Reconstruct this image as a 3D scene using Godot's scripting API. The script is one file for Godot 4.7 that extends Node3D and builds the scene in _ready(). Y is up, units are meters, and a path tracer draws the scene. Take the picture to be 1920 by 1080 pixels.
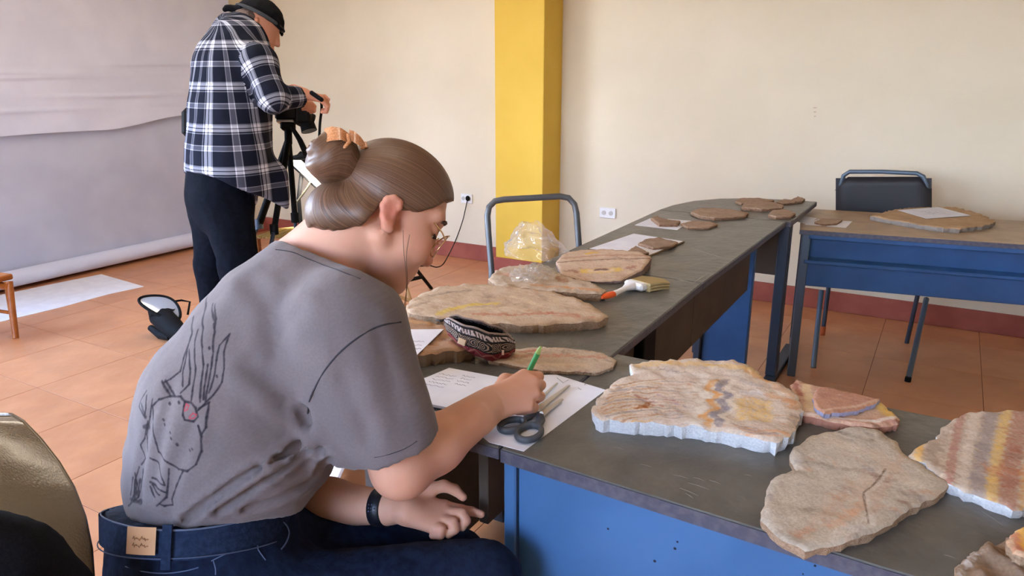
extends Node3D
# A workshop room: a woman draws painted wall fragments laid out on school desks, a man photographs behind her.
const F := 1408.0            # focal length in pixels of the 1920x1080 frame
const DT := 0.75             # height of the grey desk tops
const DB := 0.70             # height of the blue desk by the far wall
var cam: Camera3D
var taken := {}
var M := {}
var rng := RandomNumberGenerator.new()
var nz := FastNoiseLite.new()
var nfine := FastNoiseLite.new()

# ------------------------------------------------------------------ helpers: places
func P(x: float, y: float, h: float) -> Vector3:      # where the sight line meets the height h
	var d := cam.basis * Vector3(x - 960.0, 540.0 - y, -F)
	return cam.position + d * ((h - cam.position.y) / d.y)

func PZ(x: float, y: float, z: float) -> Vector3:     # a point at depth z
	return cam.position + cam.basis * Vector3((x - 960.0) / F * z, (540.0 - y) / F * z, -z)

func WZ(x: float, y: float, wz: float) -> Vector3:    # where the sight line meets the plane z = wz
	var d := cam.basis * Vector3(x - 960.0, 540.0 - y, -F)
	return cam.position + d * ((wz - cam.position.z) / d.z)

func numbered(called: String) -> String:
	if not taken.has(called):
		taken[called] = 0
		return called
	taken[called] += 1
	return "%s_%03d" % [called, taken[called]]

func tag(o: Node3D, label := "", category := "", group := "", kind := "") -> Node3D:
	if label: o.set_meta("label", label)
	if category: o.set_meta("category", category)
	if group: o.set_meta("group", group)
	if kind: o.set_meta("kind", kind)
	return o

func thing(called: String, at: Vector3, label: String, category: String, group := "") -> Node3D:
	var o := Node3D.new()
	o.name = numbered(called)
	add_child(o, true)
	o.position = at
	return tag(o, label, category, group)

func origin_of(n: Node) -> Vector3:
	var p := Vector3.ZERO
	while n != self:
		p += (n as Node3D).position
		n = n.get_parent()
	return p

# commits world-space surfaces [[arrays, material], ...] as one named mesh
func put(called: String, surfs: Array, parent: Node = self) -> MeshInstance3D:
	var lo := Vector3(1e9, 1e9, 1e9)
	var hi := -lo
	for s in surfs:
		for v: Vector3 in s[0][Mesh.ARRAY_VERTEX]:
			lo = lo.min(v)
			hi = hi.max(v)
	var at := Vector3((lo.x + hi.x) / 2, lo.y, (lo.z + hi.z) / 2)
	var me := ArrayMesh.new()
	for s in surfs:
		var a: Array = s[0]
		var vs: PackedVector3Array = a[Mesh.ARRAY_VERTEX]
		if vs.is_empty(): continue
		for i in vs.size(): vs[i] -= at
		a[Mesh.ARRAY_VERTEX] = vs
		me.add_surface_from_arrays(Mesh.PRIMITIVE_TRIANGLES, a)
		me.surface_set_material(me.get_surface_count() - 1, s[1])
	var o := MeshInstance3D.new()
	o.mesh = me
	o.name = numbered(called) if parent == self else called
	parent.add_child(o, true)
	o.position = at - origin_of(parent)
	return o

class G:                                              # collects triangles in world space
	var st := SurfaceTool.new()
	var n := 0
	func _init() -> void:
		st.begin(Mesh.PRIMITIVE_TRIANGLES)
	func sg(k: int) -> void:
		st.set_smooth_group(k)
	func v(p: Vector3, uv := Vector2.ZERO) -> void:
		st.set_uv(uv)
		st.add_vertex(p)
		n += 1
	func tri(a: Vector3, b: Vector3, c: Vector3, out: Vector3, ua := Vector2.ZERO, ub := Vector2.ZERO, uc := Vector2.ZERO) -> void:
		if (b - a).cross(c - a).dot(out) > 0.0:
			v(a, ua); v(c, uc); v(b, ub)
		else:
			v(a, ua); v(b, ub); v(c, uc)
	func quad(a: Vector3, b: Vector3, c: Vector3, d: Vector3, out: Vector3) -> void:
		tri(a, b, c, out, Vector2(0, 0), Vector2(1, 0), Vector2(1, 1))
		tri(a, c, d, out, Vector2(0, 0), Vector2(1, 1), Vector2(0, 1))
	func arrays() -> Array:
		st.generate_normals()
		return st.commit_to_arrays()
	func box(c: Vector3, s: Vector3, bev := 0.002, b := Basis()) -> G:   # chamfered box
		sg(-1)
		var h := s / 2
		bev = minf(bev, minf(h.x, minf(h.y, h.z)) * 0.9)
		for ax in 3:
			for sn in [-1.0, 1.0]:
				var u := (ax + 1) % 3
				var w := (ax + 2) % 3
				var q := []
				for k in [[-1, -1], [1, -1], [1, 1], [-1, 1]]:
					var p := Vector3.ZERO
					p[ax] = sn * h[ax]
					p[u] = k[0] * (h[u] - bev)
					p[w] = k[1] * (h[w] - bev)
					q.append(c + b * p)
				var o := Vector3.ZERO
				o[ax] = sn
				quad(q[0], q[1], q[2], q[3], b * o)
				for sn2 in [-1.0, 1.0]:           # the chamfer between ax and u
					var e := []
					for k in [[0, -1], [0, 1], [1, 1], [1, -1]]:
						var p := Vector3.ZERO
						p[ax] = sn * (h[ax] - (bev if k[0] == 1 else 0.0))
						p[u] = sn2 * (h[u] - (0.0 if k[0] == 1 else bev))
						p[w] = k[1] * (h[w] - bev)
						e.append(c + b * p)
					var o2 := Vector3.ZERO
					o2[ax] = sn
					o2[u] = sn2
					quad(e[0], e[1], e[2], e[3], b * o2)
		for sx in [-1.0, 1.0]:
			for sy in [-1.0, 1.0]:
				for sz in [-1.0, 1.0]:
					var s3 := Vector3(sx, sy, sz)
					tri(c + b * (s3 * (h - Vector3(0, bev, bev))), c + b * (s3 * (h - Vector3(bev, 0, bev))), c + b * (s3 * (h - Vector3(bev, bev, 0))), b * s3)
		return self
	func span(a: Vector3, b: Vector3, bev := 0.002) -> G:             # box between two corners
		return box((a + b) / 2, (b - a).abs(), bev)
	func tube(pts: Array, r, sides := 10, closed := false, flat := 1.0, up := Vector3.UP) -> G:
		sg(1)
		var m := pts.size()
		var rings := []
		var nrm := up
		for i in m:
			var t: Vector3
			if closed: t = pts[(i + 1) % m] - pts[(i + m - 1) % m]
			else: t = pts[mini(i + 1, m - 1)] - pts[maxi(i - 1, 0)]
			t = t.normalized()
			nrm = nrm - t * nrm.dot(t)
			if nrm.length() < 1e-3: nrm = t.cross(Vector3(0.3, 0.5, 0.8))
			nrm = nrm.normalized()
			var bi := t.cross(nrm)
			var rr: float = r[i] if r is Array else r
			var ring := []
			for k in sides:
				var an := TAU * k / sides
				ring.append(pts[i] + (nrm * cos(an) * flat + bi * sin(an)) * rr)
			rings.append(ring)
		for i in (m if closed else m - 1):
			var a: Array = rings[i]
			var b: Array = rings[(i + 1) % m]
			for k in sides:
				var k2 := (k + 1) % sides
				var o: Vector3 = (a[k] + b[k2]) / 2 - (pts[i] + pts[(i + 1) % m]) / 2
				var u0 := float(i) / m
				var u1 := float(i + 1) / m
				tri(a[k], b[k], b[k2], o, Vector2(float(k) / sides, u0), Vector2(float(k) / sides, u1), Vector2(float(k + 1) / sides, u1))
				tri(a[k], b[k2], a[k2], o, Vector2(float(k) / sides, u0), Vector2(float(k + 1) / sides, u1), Vector2(float(k + 1) / sides, u0))
		if not closed:
			sg(-1)
			for e in [0, m - 1]:
				var o: Vector3 = (pts[0] - pts[1]) if e == 0 else (pts[m - 1] - pts[m - 2])
				for k in range(1, sides - 1): tri(rings[e][0], rings[e][k], rings[e][k + 1], o)
		return self
	func prism(poly: PackedVector2Array, y0: float, y1: float, bev := 0.0) -> G:   # plan outline (x, z) raised from y0 to y1
		var idx := Geometry2D.triangulate_polygon(poly)
		var cen := Vector2.ZERO
		for p in poly: cen += p / poly.size()
		var ins := poly
		if bev > 0.0:
			var off := Geometry2D.offset_polygon(poly, -bev)
			if off.size() and off[0].size() == poly.size():
				var best := 0                     # match the ring's start
				for i in poly.size():
					if off[0][i].distance_to(poly[0]) < off[0][best].distance_to(poly[0]): best = i
				ins = PackedVector2Array()
				for i in poly.size(): ins.append(off[0][(best + i) % poly.size()])
			else: bev = 0.0
		sg(-1)
		for i in range(0, idx.size(), 3):
			var q := [ins[idx[i]], ins[idx[i + 1]], ins[idx[i + 2]]]
			tri(Vector3(q[0].x, y1, q[0].y), Vector3(q[1].x, y1, q[1].y), Vector3(q[2].x, y1, q[2].y), Vector3.UP, q[0], q[1], q[2])
			q = [poly[idx[i]], poly[idx[i + 1]], poly[idx[i + 2]]]
			tri(Vector3(q[0].x, y0, q[0].y), Vector3(q[1].x, y0, q[1].y), Vector3(q[2].x, y0, q[2].y), Vector3.DOWN, q[0], q[1], q[2])
		var cw := Geometry2D.is_polygon_clockwise(poly)
		for i in poly.size():
			var a := poly[i]
			var b := poly[(i + 1) % poly.size()]
			var a2 := ins[i]
			var b2 := ins[(i + 1) % poly.size()]
			var o2 := (b - a).orthogonal() * (1.0 if cw else -1.0)
			var o := Vector3(o2.x, 0, o2.y)
			if o.dot(Vector3(o2.x, 0, o2.y)) == 0.0: continue
			quad(Vector3(a.x, y0, a.y), Vector3(b.x, y0, b.y), Vector3(b.x, y1 - bev, b.y), Vector3(a.x, y1 - bev, a.y), o)
			if bev > 0.0: quad(Vector3(a.x, y1 - bev, a.y), Vector3(b.x, y1 - bev, b.y), Vector3(b2.x, y1, b2.y), Vector3(a2.x, y1, a2.y), o + Vector3.UP * o.length())
		return self
	func ball(c: Vector3, r: Vector3, nu := 16, nv := 10, b := Basis()) -> G:
		sg(1)
		var g := func(i: int, j: int) -> Vector3:
			var th := PI * j / nv
			var ph := TAU * i / nu
			return c + b * (r * Vector3(sin(th) * cos(ph), cos(th), sin(th) * sin(ph)))
		for j in nv:
			for i in nu:
				var o: Vector3 = g.call(i, j) - c
				tri(g.call(i, j), g.call(i + 1, j), g.call(i + 1, j + 1), o + (g.call(i + 1, j + 1) - c))
				tri(g.call(i, j), g.call(i + 1, j + 1), g.call(i, j + 1), o + (g.call(i + 1, j + 1) - c))
		return self
	func grid(f: Callable, nu: int, nv: int, out := Vector3.ZERO, flip := false) -> G:   # f(u, v) -> point
		sg(1)
		var pts := []
		for j in nv + 1:
			for i in nu + 1: pts.append(f.call(float(i) / nu, float(j) / nv))
		for j in nv:
			for i in nu:
				var k := j * (nu + 1) + i
				var a: Vector3 = pts[k]
				var b: Vector3 = pts[k + 1]
				var c: Vector3 = pts[k + nu + 2]
				var d: Vector3 = pts[k + nu + 1]
				var o := out
				if out == Vector3.ZERO:
					o = (c - a).cross(d - b)
					if flip: o = -o
				var ua := Vector2(float(i) / nu, float(j) / nv)
				var ub := ua + Vector2(1.0 / nu, 0)
				var uc := ua + Vector2(1.0 / nu, 1.0 / nv)
				var ud := ua + Vector2(0, 1.0 / nv)
				tri(a, b, c, o, ua, ub, uc)
				tri(a, c, d, o, ua, uc, ud)
		return self

class Field:                                          # a distance grid, meshed as surface nets
	var o: Vector3
	var h: float
	var nx: int
	var ny: int
	var nzz: int
	var d := PackedFloat32Array()
	var verts := PackedVector3Array()
	var idx := PackedInt32Array()
	func _init(lo: Vector3, hi: Vector3, cell: float) -> void:
		o = lo
		h = cell
		nx = int(ceil((hi.x - lo.x) / h)) + 1
		ny = int(ceil((hi.y - lo.y) / h)) + 1
		nzz = int(ceil((hi.z - lo.z) / h)) + 1
		d.resize(nx * ny * nzz)
		d.fill(0.5)
	# a tapered capsule; q widens it along n; k blends it in; cut > 0 carves it out
	func cone(a: Vector3, b: Vector3, ra: float, rb: float, k := 0.02, n := Vector3.ZERO, q := 1.0, cut := false) -> Field:
		var big := maxf(ra, rb) * maxf(1.0, q) + k + 3.0 * h
		var lo := (a.min(b) - Vector3.ONE * big - o) / h
		var hi := (a.max(b) + Vector3.ONE * big - o) / h
		var i0 := clampi(int(lo.x), 0, nx - 1)
		var i1 := clampi(int(hi.x) + 1, 0, nx - 1)
		var j0 := clampi(int(lo.y), 0, ny - 1)
		var j1 := clampi(int(hi.y) + 1, 0, ny - 1)
		var k0 := clampi(int(lo.z), 0, nzz - 1)
		var k1 := clampi(int(hi.z) + 1, 0, nzz - 1)
		n = n.normalized()
		var s := 1.0 / q - 1.0
		var ab := b - a
		ab += n * ab.dot(n) * s
		var il := 1.0 / maxf(ab.dot(ab), 1e-9)
		for kk in range(k0, k1 + 1):
			for j in range(j0, j1 + 1):
				var at := nx * (j + ny * kk)
				for i in range(i0, i1 + 1):
					var p := o + Vector3(i, j, kk) * h - a
					p += n * (p.dot(n) * s)
					var t := clampf(p.dot(ab) * il, 0.0, 1.0)
					var e := (p - ab * t).length() - ra - (rb - ra) * t
					var c := d[at + i]
					if cut:
						e = -e
						var w := maxf(k - absf(c - e), 0.0)
						d[at + i] = maxf(c, e) + (w * w / (4.0 * k) if k > 0.0 else 0.0)
					else:
						var w := maxf(k - absf(c - e), 0.0)
						d[at + i] = minf(c, e) - (w * w / (4.0 * k) if k > 0.0 else 0.0)
		return self
	func ell(c: Vector3, b: Basis, r: Vector3, k := 0.02, cut := false) -> Field:
		var big := maxf(r.x, maxf(r.y, r.z)) + k + 3.0 * h
		var lo := (c - Vector3.ONE * big - o) / h
		var hi := (c + Vector3.ONE * big - o) / h
		var bt := b.transposed()
		var ir := Vector3.ONE / r
		var ir2 := ir * ir
		for kk in range(clampi(int(lo.z), 0, nzz - 1), clampi(int(hi.z) + 1, 0, nzz - 1) + 1):
			for j in range(clampi(int(lo.y), 0, ny - 1), clampi(int(hi.y) + 1, 0, ny - 1) + 1):
				var at := nx * (j + ny * kk)
				for i in range(clampi(int(lo.x), 0, nx - 1), clampi(int(hi.x) + 1, 0, nx - 1) + 1):
					var p := bt * (o + Vector3(i, j, kk) * h - c)
					var e1 := (p * ir).length()
					var e := e1 * (e1 - 1.0) / maxf((p * ir2).length(), 1e-6)
					if cut: e = -e
					var cc := d[at + i]
					var w := maxf(k - absf(cc - e), 0.0)
					var bl := (w * w / (4.0 * k) if k > 0.0 else 0.0)
					d[at + i] = maxf(cc, e) + bl if cut else minf(cc, e) - bl
		return self
	func each(f: Callable, band := 1e9) -> Field:      # d = f(point, d) where |d| < band
		var at := 0
		for kk in nzz:
			for j in ny:
				for i in nx:
					if absf(d[at]) < band: d[at] = f.call(o + Vector3(i, j, kk) * h, d[at])
					at += 1
		return self
	func at_point(p: Vector3) -> float:
		var g := (p - o) / h
		var i := int(g.x)
		var j := int(g.y)
		var k := int(g.z)
		if g.x < 0 or g.y < 0 or g.z < 0 or i >= nx - 1 or j >= ny - 1 or k >= nzz - 1: return 0.5
		var f := g - Vector3(i, j, k)
		var b := i + nx * (j + ny * k)
		var c := nx * ny
		var x0 := lerpf(lerpf(d[b], d[b + 1], f.x), lerpf(d[b + nx], d[b + nx + 1], f.x), f.y)
		var x1 := lerpf(lerpf(d[b + c], d[b + c + 1], f.x), lerpf(d[b + c + nx], d[b + c + nx + 1], f.x), f.y)
		return lerpf(x0, x1, f.z)
	func hit(from: Vector3, dir: Vector3, reach := 4.0) -> Vector3:
		dir = dir.normalized()
		var t := 0.3
		while t < reach:
			if at_point(from + dir * t) < 0.0:
				var a := t - h * 0.5
				var b := t
				for q in 8:
					var m := (a + b) / 2
					if at_point(from + dir * m) < 0.0: b = m
					else: a = m
				return from + dir * b
			t += h * 0.5
		return Vector3(NAN, NAN, NAN)
	func mesh() -> Field:
		var ids := PackedInt32Array()
		ids.resize(d.size())
		ids.fill(-1)
		var sy := nx
		var sz := nx * ny
		var off := [0, 1, sy, sy + 1, sz, sz + 1, sz + sy, sz + sy + 1]
		for kk in nzz - 1:
			for j in ny - 1:
				var b := nx * (j + ny * kk)
				for i in nx - 1:
					var b0 := b + i
					var neg := int(d[b0] < 0.0) + int(d[b0 + 1] < 0.0) + int(d[b0 + sy] < 0.0) + int(d[b0 + sy + 1] < 0.0) + int(d[b0 + sz] < 0.0) + int(d[b0 + sz + 1] < 0.0) + int(d[b0 + sz + sy] < 0.0) + int(d[b0 + sz + sy + 1] < 0.0)
					if neg == 0 or neg == 8: continue
					var sum := Vector3.ZERO
					var cnt := 0
					for e0 in 8:
						for ax in 3:
							if e0 & (1 << ax): continue
							var e1 := e0 | (1 << ax)
							var va := d[b0 + off[e0]]
							var vb := d[b0 + off[e1]]
							if (va < 0.0) == (vb < 0.0): continue
							var p := Vector3(e0 & 1, (e0 >> 1) & 1, (e0 >> 2) & 1)
							p[ax] += va / (va - vb)
							sum += p
							cnt += 1
					ids[b0] = verts.size()
					verts.append(o + (Vector3(i, j, kk) + sum / cnt) * h)
		for kk in range(1, nzz - 1):
			for j in range(1, ny - 1):
				var b := nx * (j + ny * kk)
				for i in range(1, nx - 1):
					var c := b + i
					var s := d[c] < 0.0
					if s != (d[c + 1] < 0.0): _q(ids[c - sy - sz], ids[c - sz], ids[c], ids[c - sy], s)
					if s != (d[c + sy] < 0.0): _q(ids[c - sz - 1], ids[c - 1], ids[c], ids[c - sz], s)
					if s != (d[c + sz] < 0.0): _q(ids[c - 1 - sy], ids[c - sy], ids[c], ids[c - 1], s)
		return self
	func _q(a: int, b: int, c: int, e: int, s: bool) -> void:
		if a < 0 or b < 0 or c < 0 or e < 0: return
		if s: idx.append_array([a, c, b, a, e, c])
		else: idx.append_array([a, b, c, a, c, e])
	func normals() -> PackedVector3Array:
		var n := PackedVector3Array()
		n.resize(verts.size())
		for t in range(0, idx.size(), 3):
			var a := idx[t]
			var b := idx[t + 1]
			var c := idx[t + 2]
			var f := (verts[c] - verts[a]).cross(verts[b] - verts[a])
			n[a] += f
			n[b] += f
			n[c] += f
		for i in n.size(): n[i] = n[i].normalized()
		return n
	func arrays(uv = null, col = null) -> Array:   # uv(p, n) and col(p, n) per vertex
		var a := []
		a.resize(Mesh.ARRAY_MAX)
		var n := normals()
		a[Mesh.ARRAY_VERTEX] = verts
		a[Mesh.ARRAY_NORMAL] = n
		a[Mesh.ARRAY_INDEX] = idx
		if uv != null:
			var u := PackedVector2Array()
			for i in verts.size(): u.append(uv.call(verts[i], n[i]))
			a[Mesh.ARRAY_TEX_UV] = u
		if col != null:
			var cc := PackedColorArray()
			for i in verts.size(): cc.append(col.call(verts[i], n[i]))
			a[Mesh.ARRAY_COLOR] = cc
		return a
	func split(uv: Callable) -> Array:                 # unshared corners: uv(p, centroid) -> Vector2
		var n := normals()
		var vv := PackedVector3Array()
		var nn := PackedVector3Array()
		var u := PackedVector2Array()
		for t in range(0, idx.size(), 3):
			var c := (verts[idx[t]] + verts[idx[t + 1]] + verts[idx[t + 2]]) / 3.0
			for k in 3:
				vv.append(verts[idx[t + k]])
				nn.append(n[idx[t + k]])
				u.append(uv.call(verts[idx[t + k]], c))
		var a := []
		a.resize(Mesh.ARRAY_MAX)
		a[Mesh.ARRAY_VERTEX] = vv
		a[Mesh.ARRAY_NORMAL] = nn
		a[Mesh.ARRAY_TEX_UV] = u
		return a

func ray(f: Field, x: float, y: float) -> Vector3:     # where the sight line meets a modelled surface
	return f.hit(cam.position, cam.basis * Vector3(x - 960.0, 540.0 - y, -F))

func join(a: Array, b: Array) -> Array:                # two indexed array sets as one
	var n: int = a[Mesh.ARRAY_VERTEX].size()
	for k in [Mesh.ARRAY_VERTEX, Mesh.ARRAY_NORMAL, Mesh.ARRAY_COLOR, Mesh.ARRAY_TEX_UV]:
		if a[k] != null and b[k] != null:
			var x = a[k]
			x.append_array(b[k])
			a[k] = x
	var ix: PackedInt32Array = a[Mesh.ARRAY_INDEX]
	for i in b[Mesh.ARRAY_INDEX]: ix.append(i + n)
	a[Mesh.ARRAY_INDEX] = ix
	return a

class Paint:                                          # a picture of a flat surface, painted in metres
	var im: Image
	var o: Vector2
	var px: float
	var w: int
	var h: int
	var no: FastNoiseLite
	func _init(lo: Vector2, hi: Vector2, step: float, noise: FastNoiseLite) -> void:
		o = lo
		px = step
		w = clampi(int((hi.x - lo.x) / step) + 1, 8, 1400)
		h = clampi(int((hi.y - lo.y) / step) + 1, 8, 1400)
		im = Image.create(w, h, false, Image.FORMAT_RGB8)
		no = noise
	func uv(p: Vector2) -> Vector2:
		return (p - o) / px / Vector2(w, h)
	func base(a: Color, b: Color, c: Color, s1 := 8.0, s2 := 60.0, grain := 0.10) -> Paint:
		for y in h:
			for x in w:
				var p := o + Vector2(x, y) * px
				var t := clampf(0.5 + no.get_noise_2d(p.x * s1 * 100.0, p.y * s1 * 100.0) * 0.9, 0, 1)
				var u := clampf(0.35 + no.get_noise_2d(p.x * s1 * 230.0 + 500.0, p.y * s1 * 230.0) * 1.1, 0, 1)
				var g := 1.0 + grain * (no.get_noise_2d(p.x * s2 * 300.0, p.y * s2 * 300.0) + 0.6 * no.get_noise_2d(p.x * s2 * 900.0, p.y * s2 * 900.0 + 99.0))
				var col := a.lerp(b, t).lerp(c, u * 0.5)
				im.set_pixel(x, y, Color(col.r * g, col.g * g, col.b * g))
		return self
	func stroke(pts: Array, wid: float, c: Color, al := 0.8, rag := 0.35, soft := 0.35) -> Paint:
		if pts.is_empty(): return self
		for s in maxi(pts.size() - 1, 1):
			var a: Vector2 = pts[s]
			var b: Vector2 = pts[mini(s + 1, pts.size() - 1)]
			var ab := b - a
			var il := 1.0 / maxf(ab.dot(ab), 1e-12)
			var lo := (a.min(b) - Vector2.ONE * wid * 1.3 - o) / px
			var hi := (a.max(b) + Vector2.ONE * wid * 1.3 - o) / px
			for y in range(maxi(int(lo.y), 0), mini(int(hi.y) + 1, h - 1) + 1):
				for x in range(maxi(int(lo.x), 0), mini(int(hi.x) + 1, w - 1) + 1):
					var p := o + Vector2(x, y) * px
					var t := clampf((p - a).dot(ab) * il, 0, 1)
					var dd := (p - a - ab * t).length()
					dd += wid * rag * no.get_noise_2d(p.x * 6000.0, p.y * 6000.0)
					var k := clampf((wid * 0.5 * (1.0 + soft) - dd) / maxf(wid * soft, px), 0, 1) * al
					if k <= 0.0: continue
					k *= 1.0 - rag * clampf(0.4 + no.get_noise_2d(p.x * 14000.0 + 77.0, p.y * 14000.0), 0, 1)
					im.set_pixel(x, y, im.get_pixel(x, y).lerp(c, k))
		return self
	func tex() -> ImageTexture:
		return ImageTexture.create_from_image(im)

# ------------------------------------------------------------------ helpers: materials
func S(r: float, g: float, b: float) -> Color:
	return Color(r / 255.0, g / 255.0, b / 255.0)

func mat(c: Color, rough := 0.7, metal := 0.0, spec := 0.5) -> StandardMaterial3D:
	var m := StandardMaterial3D.new()
	m.albedo_color = c
	m.roughness = rough
	m.metallic = metal
	m.metallic_specular = spec
	return m

func noise_tex(freq: float, size := 512, normal := false, bump := 4.0, ramp = null, sd := 3, oct := 4) -> NoiseTexture2D:
	var t := NoiseTexture2D.new()
	var n := FastNoiseLite.new()
	n.seed = sd
	n.frequency = freq
	n.fractal_octaves = oct
	t.noise = n
	t.width = size
	t.height = size
	t.seamless = true
	t.as_normal_map = normal
	t.bump_strength = bump
	if ramp:
		var g := Gradient.new()
		g.offsets = ramp[0]
		g.colors = ramp[1]
		t.color_ramp = g
	return t

func tri_mat(c0: Color, c1: Color, rough: float, freq: float, scale: float, bump := 0.0, spec := 0.5, sd := 5) -> StandardMaterial3D:
	var m := mat(Color.WHITE, rough, 0.0, spec)
	m.albedo_texture = noise_tex(freq, 512, false, 1.0, [PackedFloat32Array([0.25, 0.75]), PackedColorArray([c0, c1])], sd)
	m.uv1_triplanar = true
	m.uv1_world_triplanar = true
	m.uv1_scale = Vector3.ONE * scale
	if bump > 0.0:
		m.normal_enabled = true
		m.normal_texture = noise_tex(freq * 3.0, 512, true, bump, null, sd + 1)
	return m

func _ready() -> void:
	# ---------------------------------------------------------------- camera
	cam = Camera3D.new()
	cam.name = "camera"
	cam.fov = rad_to_deg(2.0 * atan(540.0 / F))
	cam.near = 0.05
	cam.far = 200.0
	cam.position = Vector3(0, 1.368, 0)
	cam.rotation_degrees = Vector3(-16.02, 30.03, 0)
	add_child(cam)
	# ---------------------------------------------------------------- sky, exposure
	var we := WorldEnvironment.new()
	we.name = "world_environment"
	var env := Environment.new()
	env.background_mode = Environment.BG_SKY
	var sm := ProceduralSkyMaterial.new()
	sm.sky_top_color = S(150, 185, 235)
	sm.sky_horizon_color = S(225, 232, 240)
	sm.ground_horizon_color = S(200, 190, 175)
	sm.ground_bottom_color = S(150, 135, 115)
	sm.sky_energy_multiplier = 4.9
	sm.ground_energy_multiplier = 2.8
	var sky := Sky.new()
	sky.sky_material = sm
	env.sky = sky
	env.ambient_light_source = Environment.AMBIENT_SOURCE_DISABLED
	env.tonemap_mode = Environment.TONE_MAPPER_LINEAR
	env.tonemap_exposure = 1.0
	env.sdfgi_enabled = true
	env.ssao_enabled = true
	env.ssil_enabled = true
	we.environment = env
	add_child(we)
	rng.seed = 11
	nz.seed = 4
	nz.frequency = 0.01
	nz.fractal_octaves = 3
	nfine.seed = 9
	nfine.frequency = 0.01
	make_materials()
	room()
	desks()
	fragments()
	table_things()
	background_things()
	woman()
	man()
	near_chair()

func make_materials() -> void:
	M.cream = tri_mat(S(223, 212, 188), S(228, 217, 194), 0.75, 0.006, 0.35, 0.6, 0.3)
	M.ceiling = mat(S(235, 230, 220), 0.9)
	M.yellow = tri_mat(S(220, 181, 72), S(226, 188, 80), 0.6, 0.006, 0.4, 0.6, 0.3, 8)
	M.base = tri_mat(S(150, 78, 66), S(165, 90, 74), 0.5, 0.01, 0.8, 0.0, 0.4, 12)
	M.joint = mat(S(128, 84, 64), 0.95)
	M.desk = tri_mat(S(86, 85, 80), S(102, 100, 93), 0.34, 0.012, 1.2, 1.0, 0.5, 15)
	M.deskB = tri_mat(S(150, 125, 96), S(166, 140, 108), 0.4, 0.012, 1.2, 0.5, 0.5, 16)
	M.edge = tri_mat(S(72, 72, 86), S(90, 88, 98), 0.45, 0.03, 3.0, 0.5, 0.5, 17)
	M.blue = tri_mat(S(64, 105, 150), S(71, 112, 158), 0.5, 0.01, 0.8, 0.3, 0.4, 18)
	M.blueB = tri_mat(S(42, 82, 130), S(50, 91, 142), 0.45, 0.01, 0.8, 0.3, 0.5, 19)
	M.brownpanel = tri_mat(S(72, 62, 54), S(82, 71, 62), 0.6, 0.01, 0.8, 0.2, 0.3, 20)
	M.darksteel = mat(S(52, 62, 78), 0.5, 0.2)
	M.black = mat(S(15, 15, 17), 0.75, 0.0, 0.3)
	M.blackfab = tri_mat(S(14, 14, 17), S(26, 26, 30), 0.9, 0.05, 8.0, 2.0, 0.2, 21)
	M.greytube = mat(S(92, 94, 96), 0.4, 0.4)
	M.bluetube = mat(S(88, 104, 120), 0.35, 0.3)
	M.paper = tri_mat(S(226, 226, 232), S(233, 233, 238), 0.8, 0.01, 2.0, 0.2, 0.2, 22)
	M.board = mat(S(120, 98, 74), 0.7)
	M.white = mat(S(236, 236, 236), 0.4)
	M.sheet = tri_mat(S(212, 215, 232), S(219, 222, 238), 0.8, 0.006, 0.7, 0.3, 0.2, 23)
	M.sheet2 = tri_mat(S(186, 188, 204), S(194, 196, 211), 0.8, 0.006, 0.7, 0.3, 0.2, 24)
	M.wood = tri_mat(S(150, 82, 28), S(178, 104, 40), 0.4, 0.02, 2.0, 0.5, 0.5, 25)
	M.plaster = tri_mat(S(206, 206, 208), S(228, 226, 224), 0.95, 0.05, 6.0, 5.0, 0.2, 26)
	M.stoneside = tri_mat(S(150, 122, 98), S(182, 154, 126), 0.95, 0.05, 6.0, 5.0, 0.2, 27)
	M.sherd = tri_mat(S(128, 98, 78), S(158, 126, 100), 0.9, 0.03, 5.0, 4.0, 0.2, 28)
	M.metal = mat(S(205, 203, 196), 0.45, 0.6)
	M.grip = mat(S(70, 74, 80), 0.5)
	M.gold = mat(S(214, 180, 130), 0.25, 0.9)

func structure(called: String, g: G, m: Material) -> MeshInstance3D:
	var o := put(called, [[g.arrays(), m]])
	tag(o, "", "", "", "structure")
	return o

func single(called: String, g: G, m: Material, label: String, category: String, group := "") -> MeshInstance3D:
	var o := put(called, [[g.arrays(), m]])
	tag(o, label, category, group)
	return o

func part(called: String, g: G, m: Material, parent: Node, label := "") -> MeshInstance3D:
	var o := put(called, [[g.arrays(), m]], parent)
	if label: o.set_meta("label", label)
	return o

# ------------------------------------------------------------------ the room
const X0 := -5.25
const X1 := 2.4
const Z0 := -4.66
const Z1 := 2.2
const HH := 2.9

func opening_wall(called: String, along_x: bool, at: float, thick: float, a0: float, a1: float, holes: Array, m: Material) -> void:
	# a wall with window holes [from, to, sill, head]
	var g := G.new()
	var add := func(p0: float, p1: float, y0: float, y1: float) -> void:
		if p1 - p0 < 0.001 or y1 - y0 < 0.001: return
		if along_x: g.span(Vector3(p0, y0, at), Vector3(p1, y1, at + thick), 0.0005)
		else: g.span(Vector3(at, y0, p0), Vector3(at + thick, y1, p1), 0.0005)
	var p := a0
	for hl in holes:
		add.call(p, hl[0], 0.0, HH)
		add.call(hl[0], hl[1], 0.0, hl[2])
		add.call(hl[0], hl[1], hl[3], HH)
		p = hl[1]
	add.call(p, a1, 0.0, HH)
	structure(called, g, m)

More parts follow.
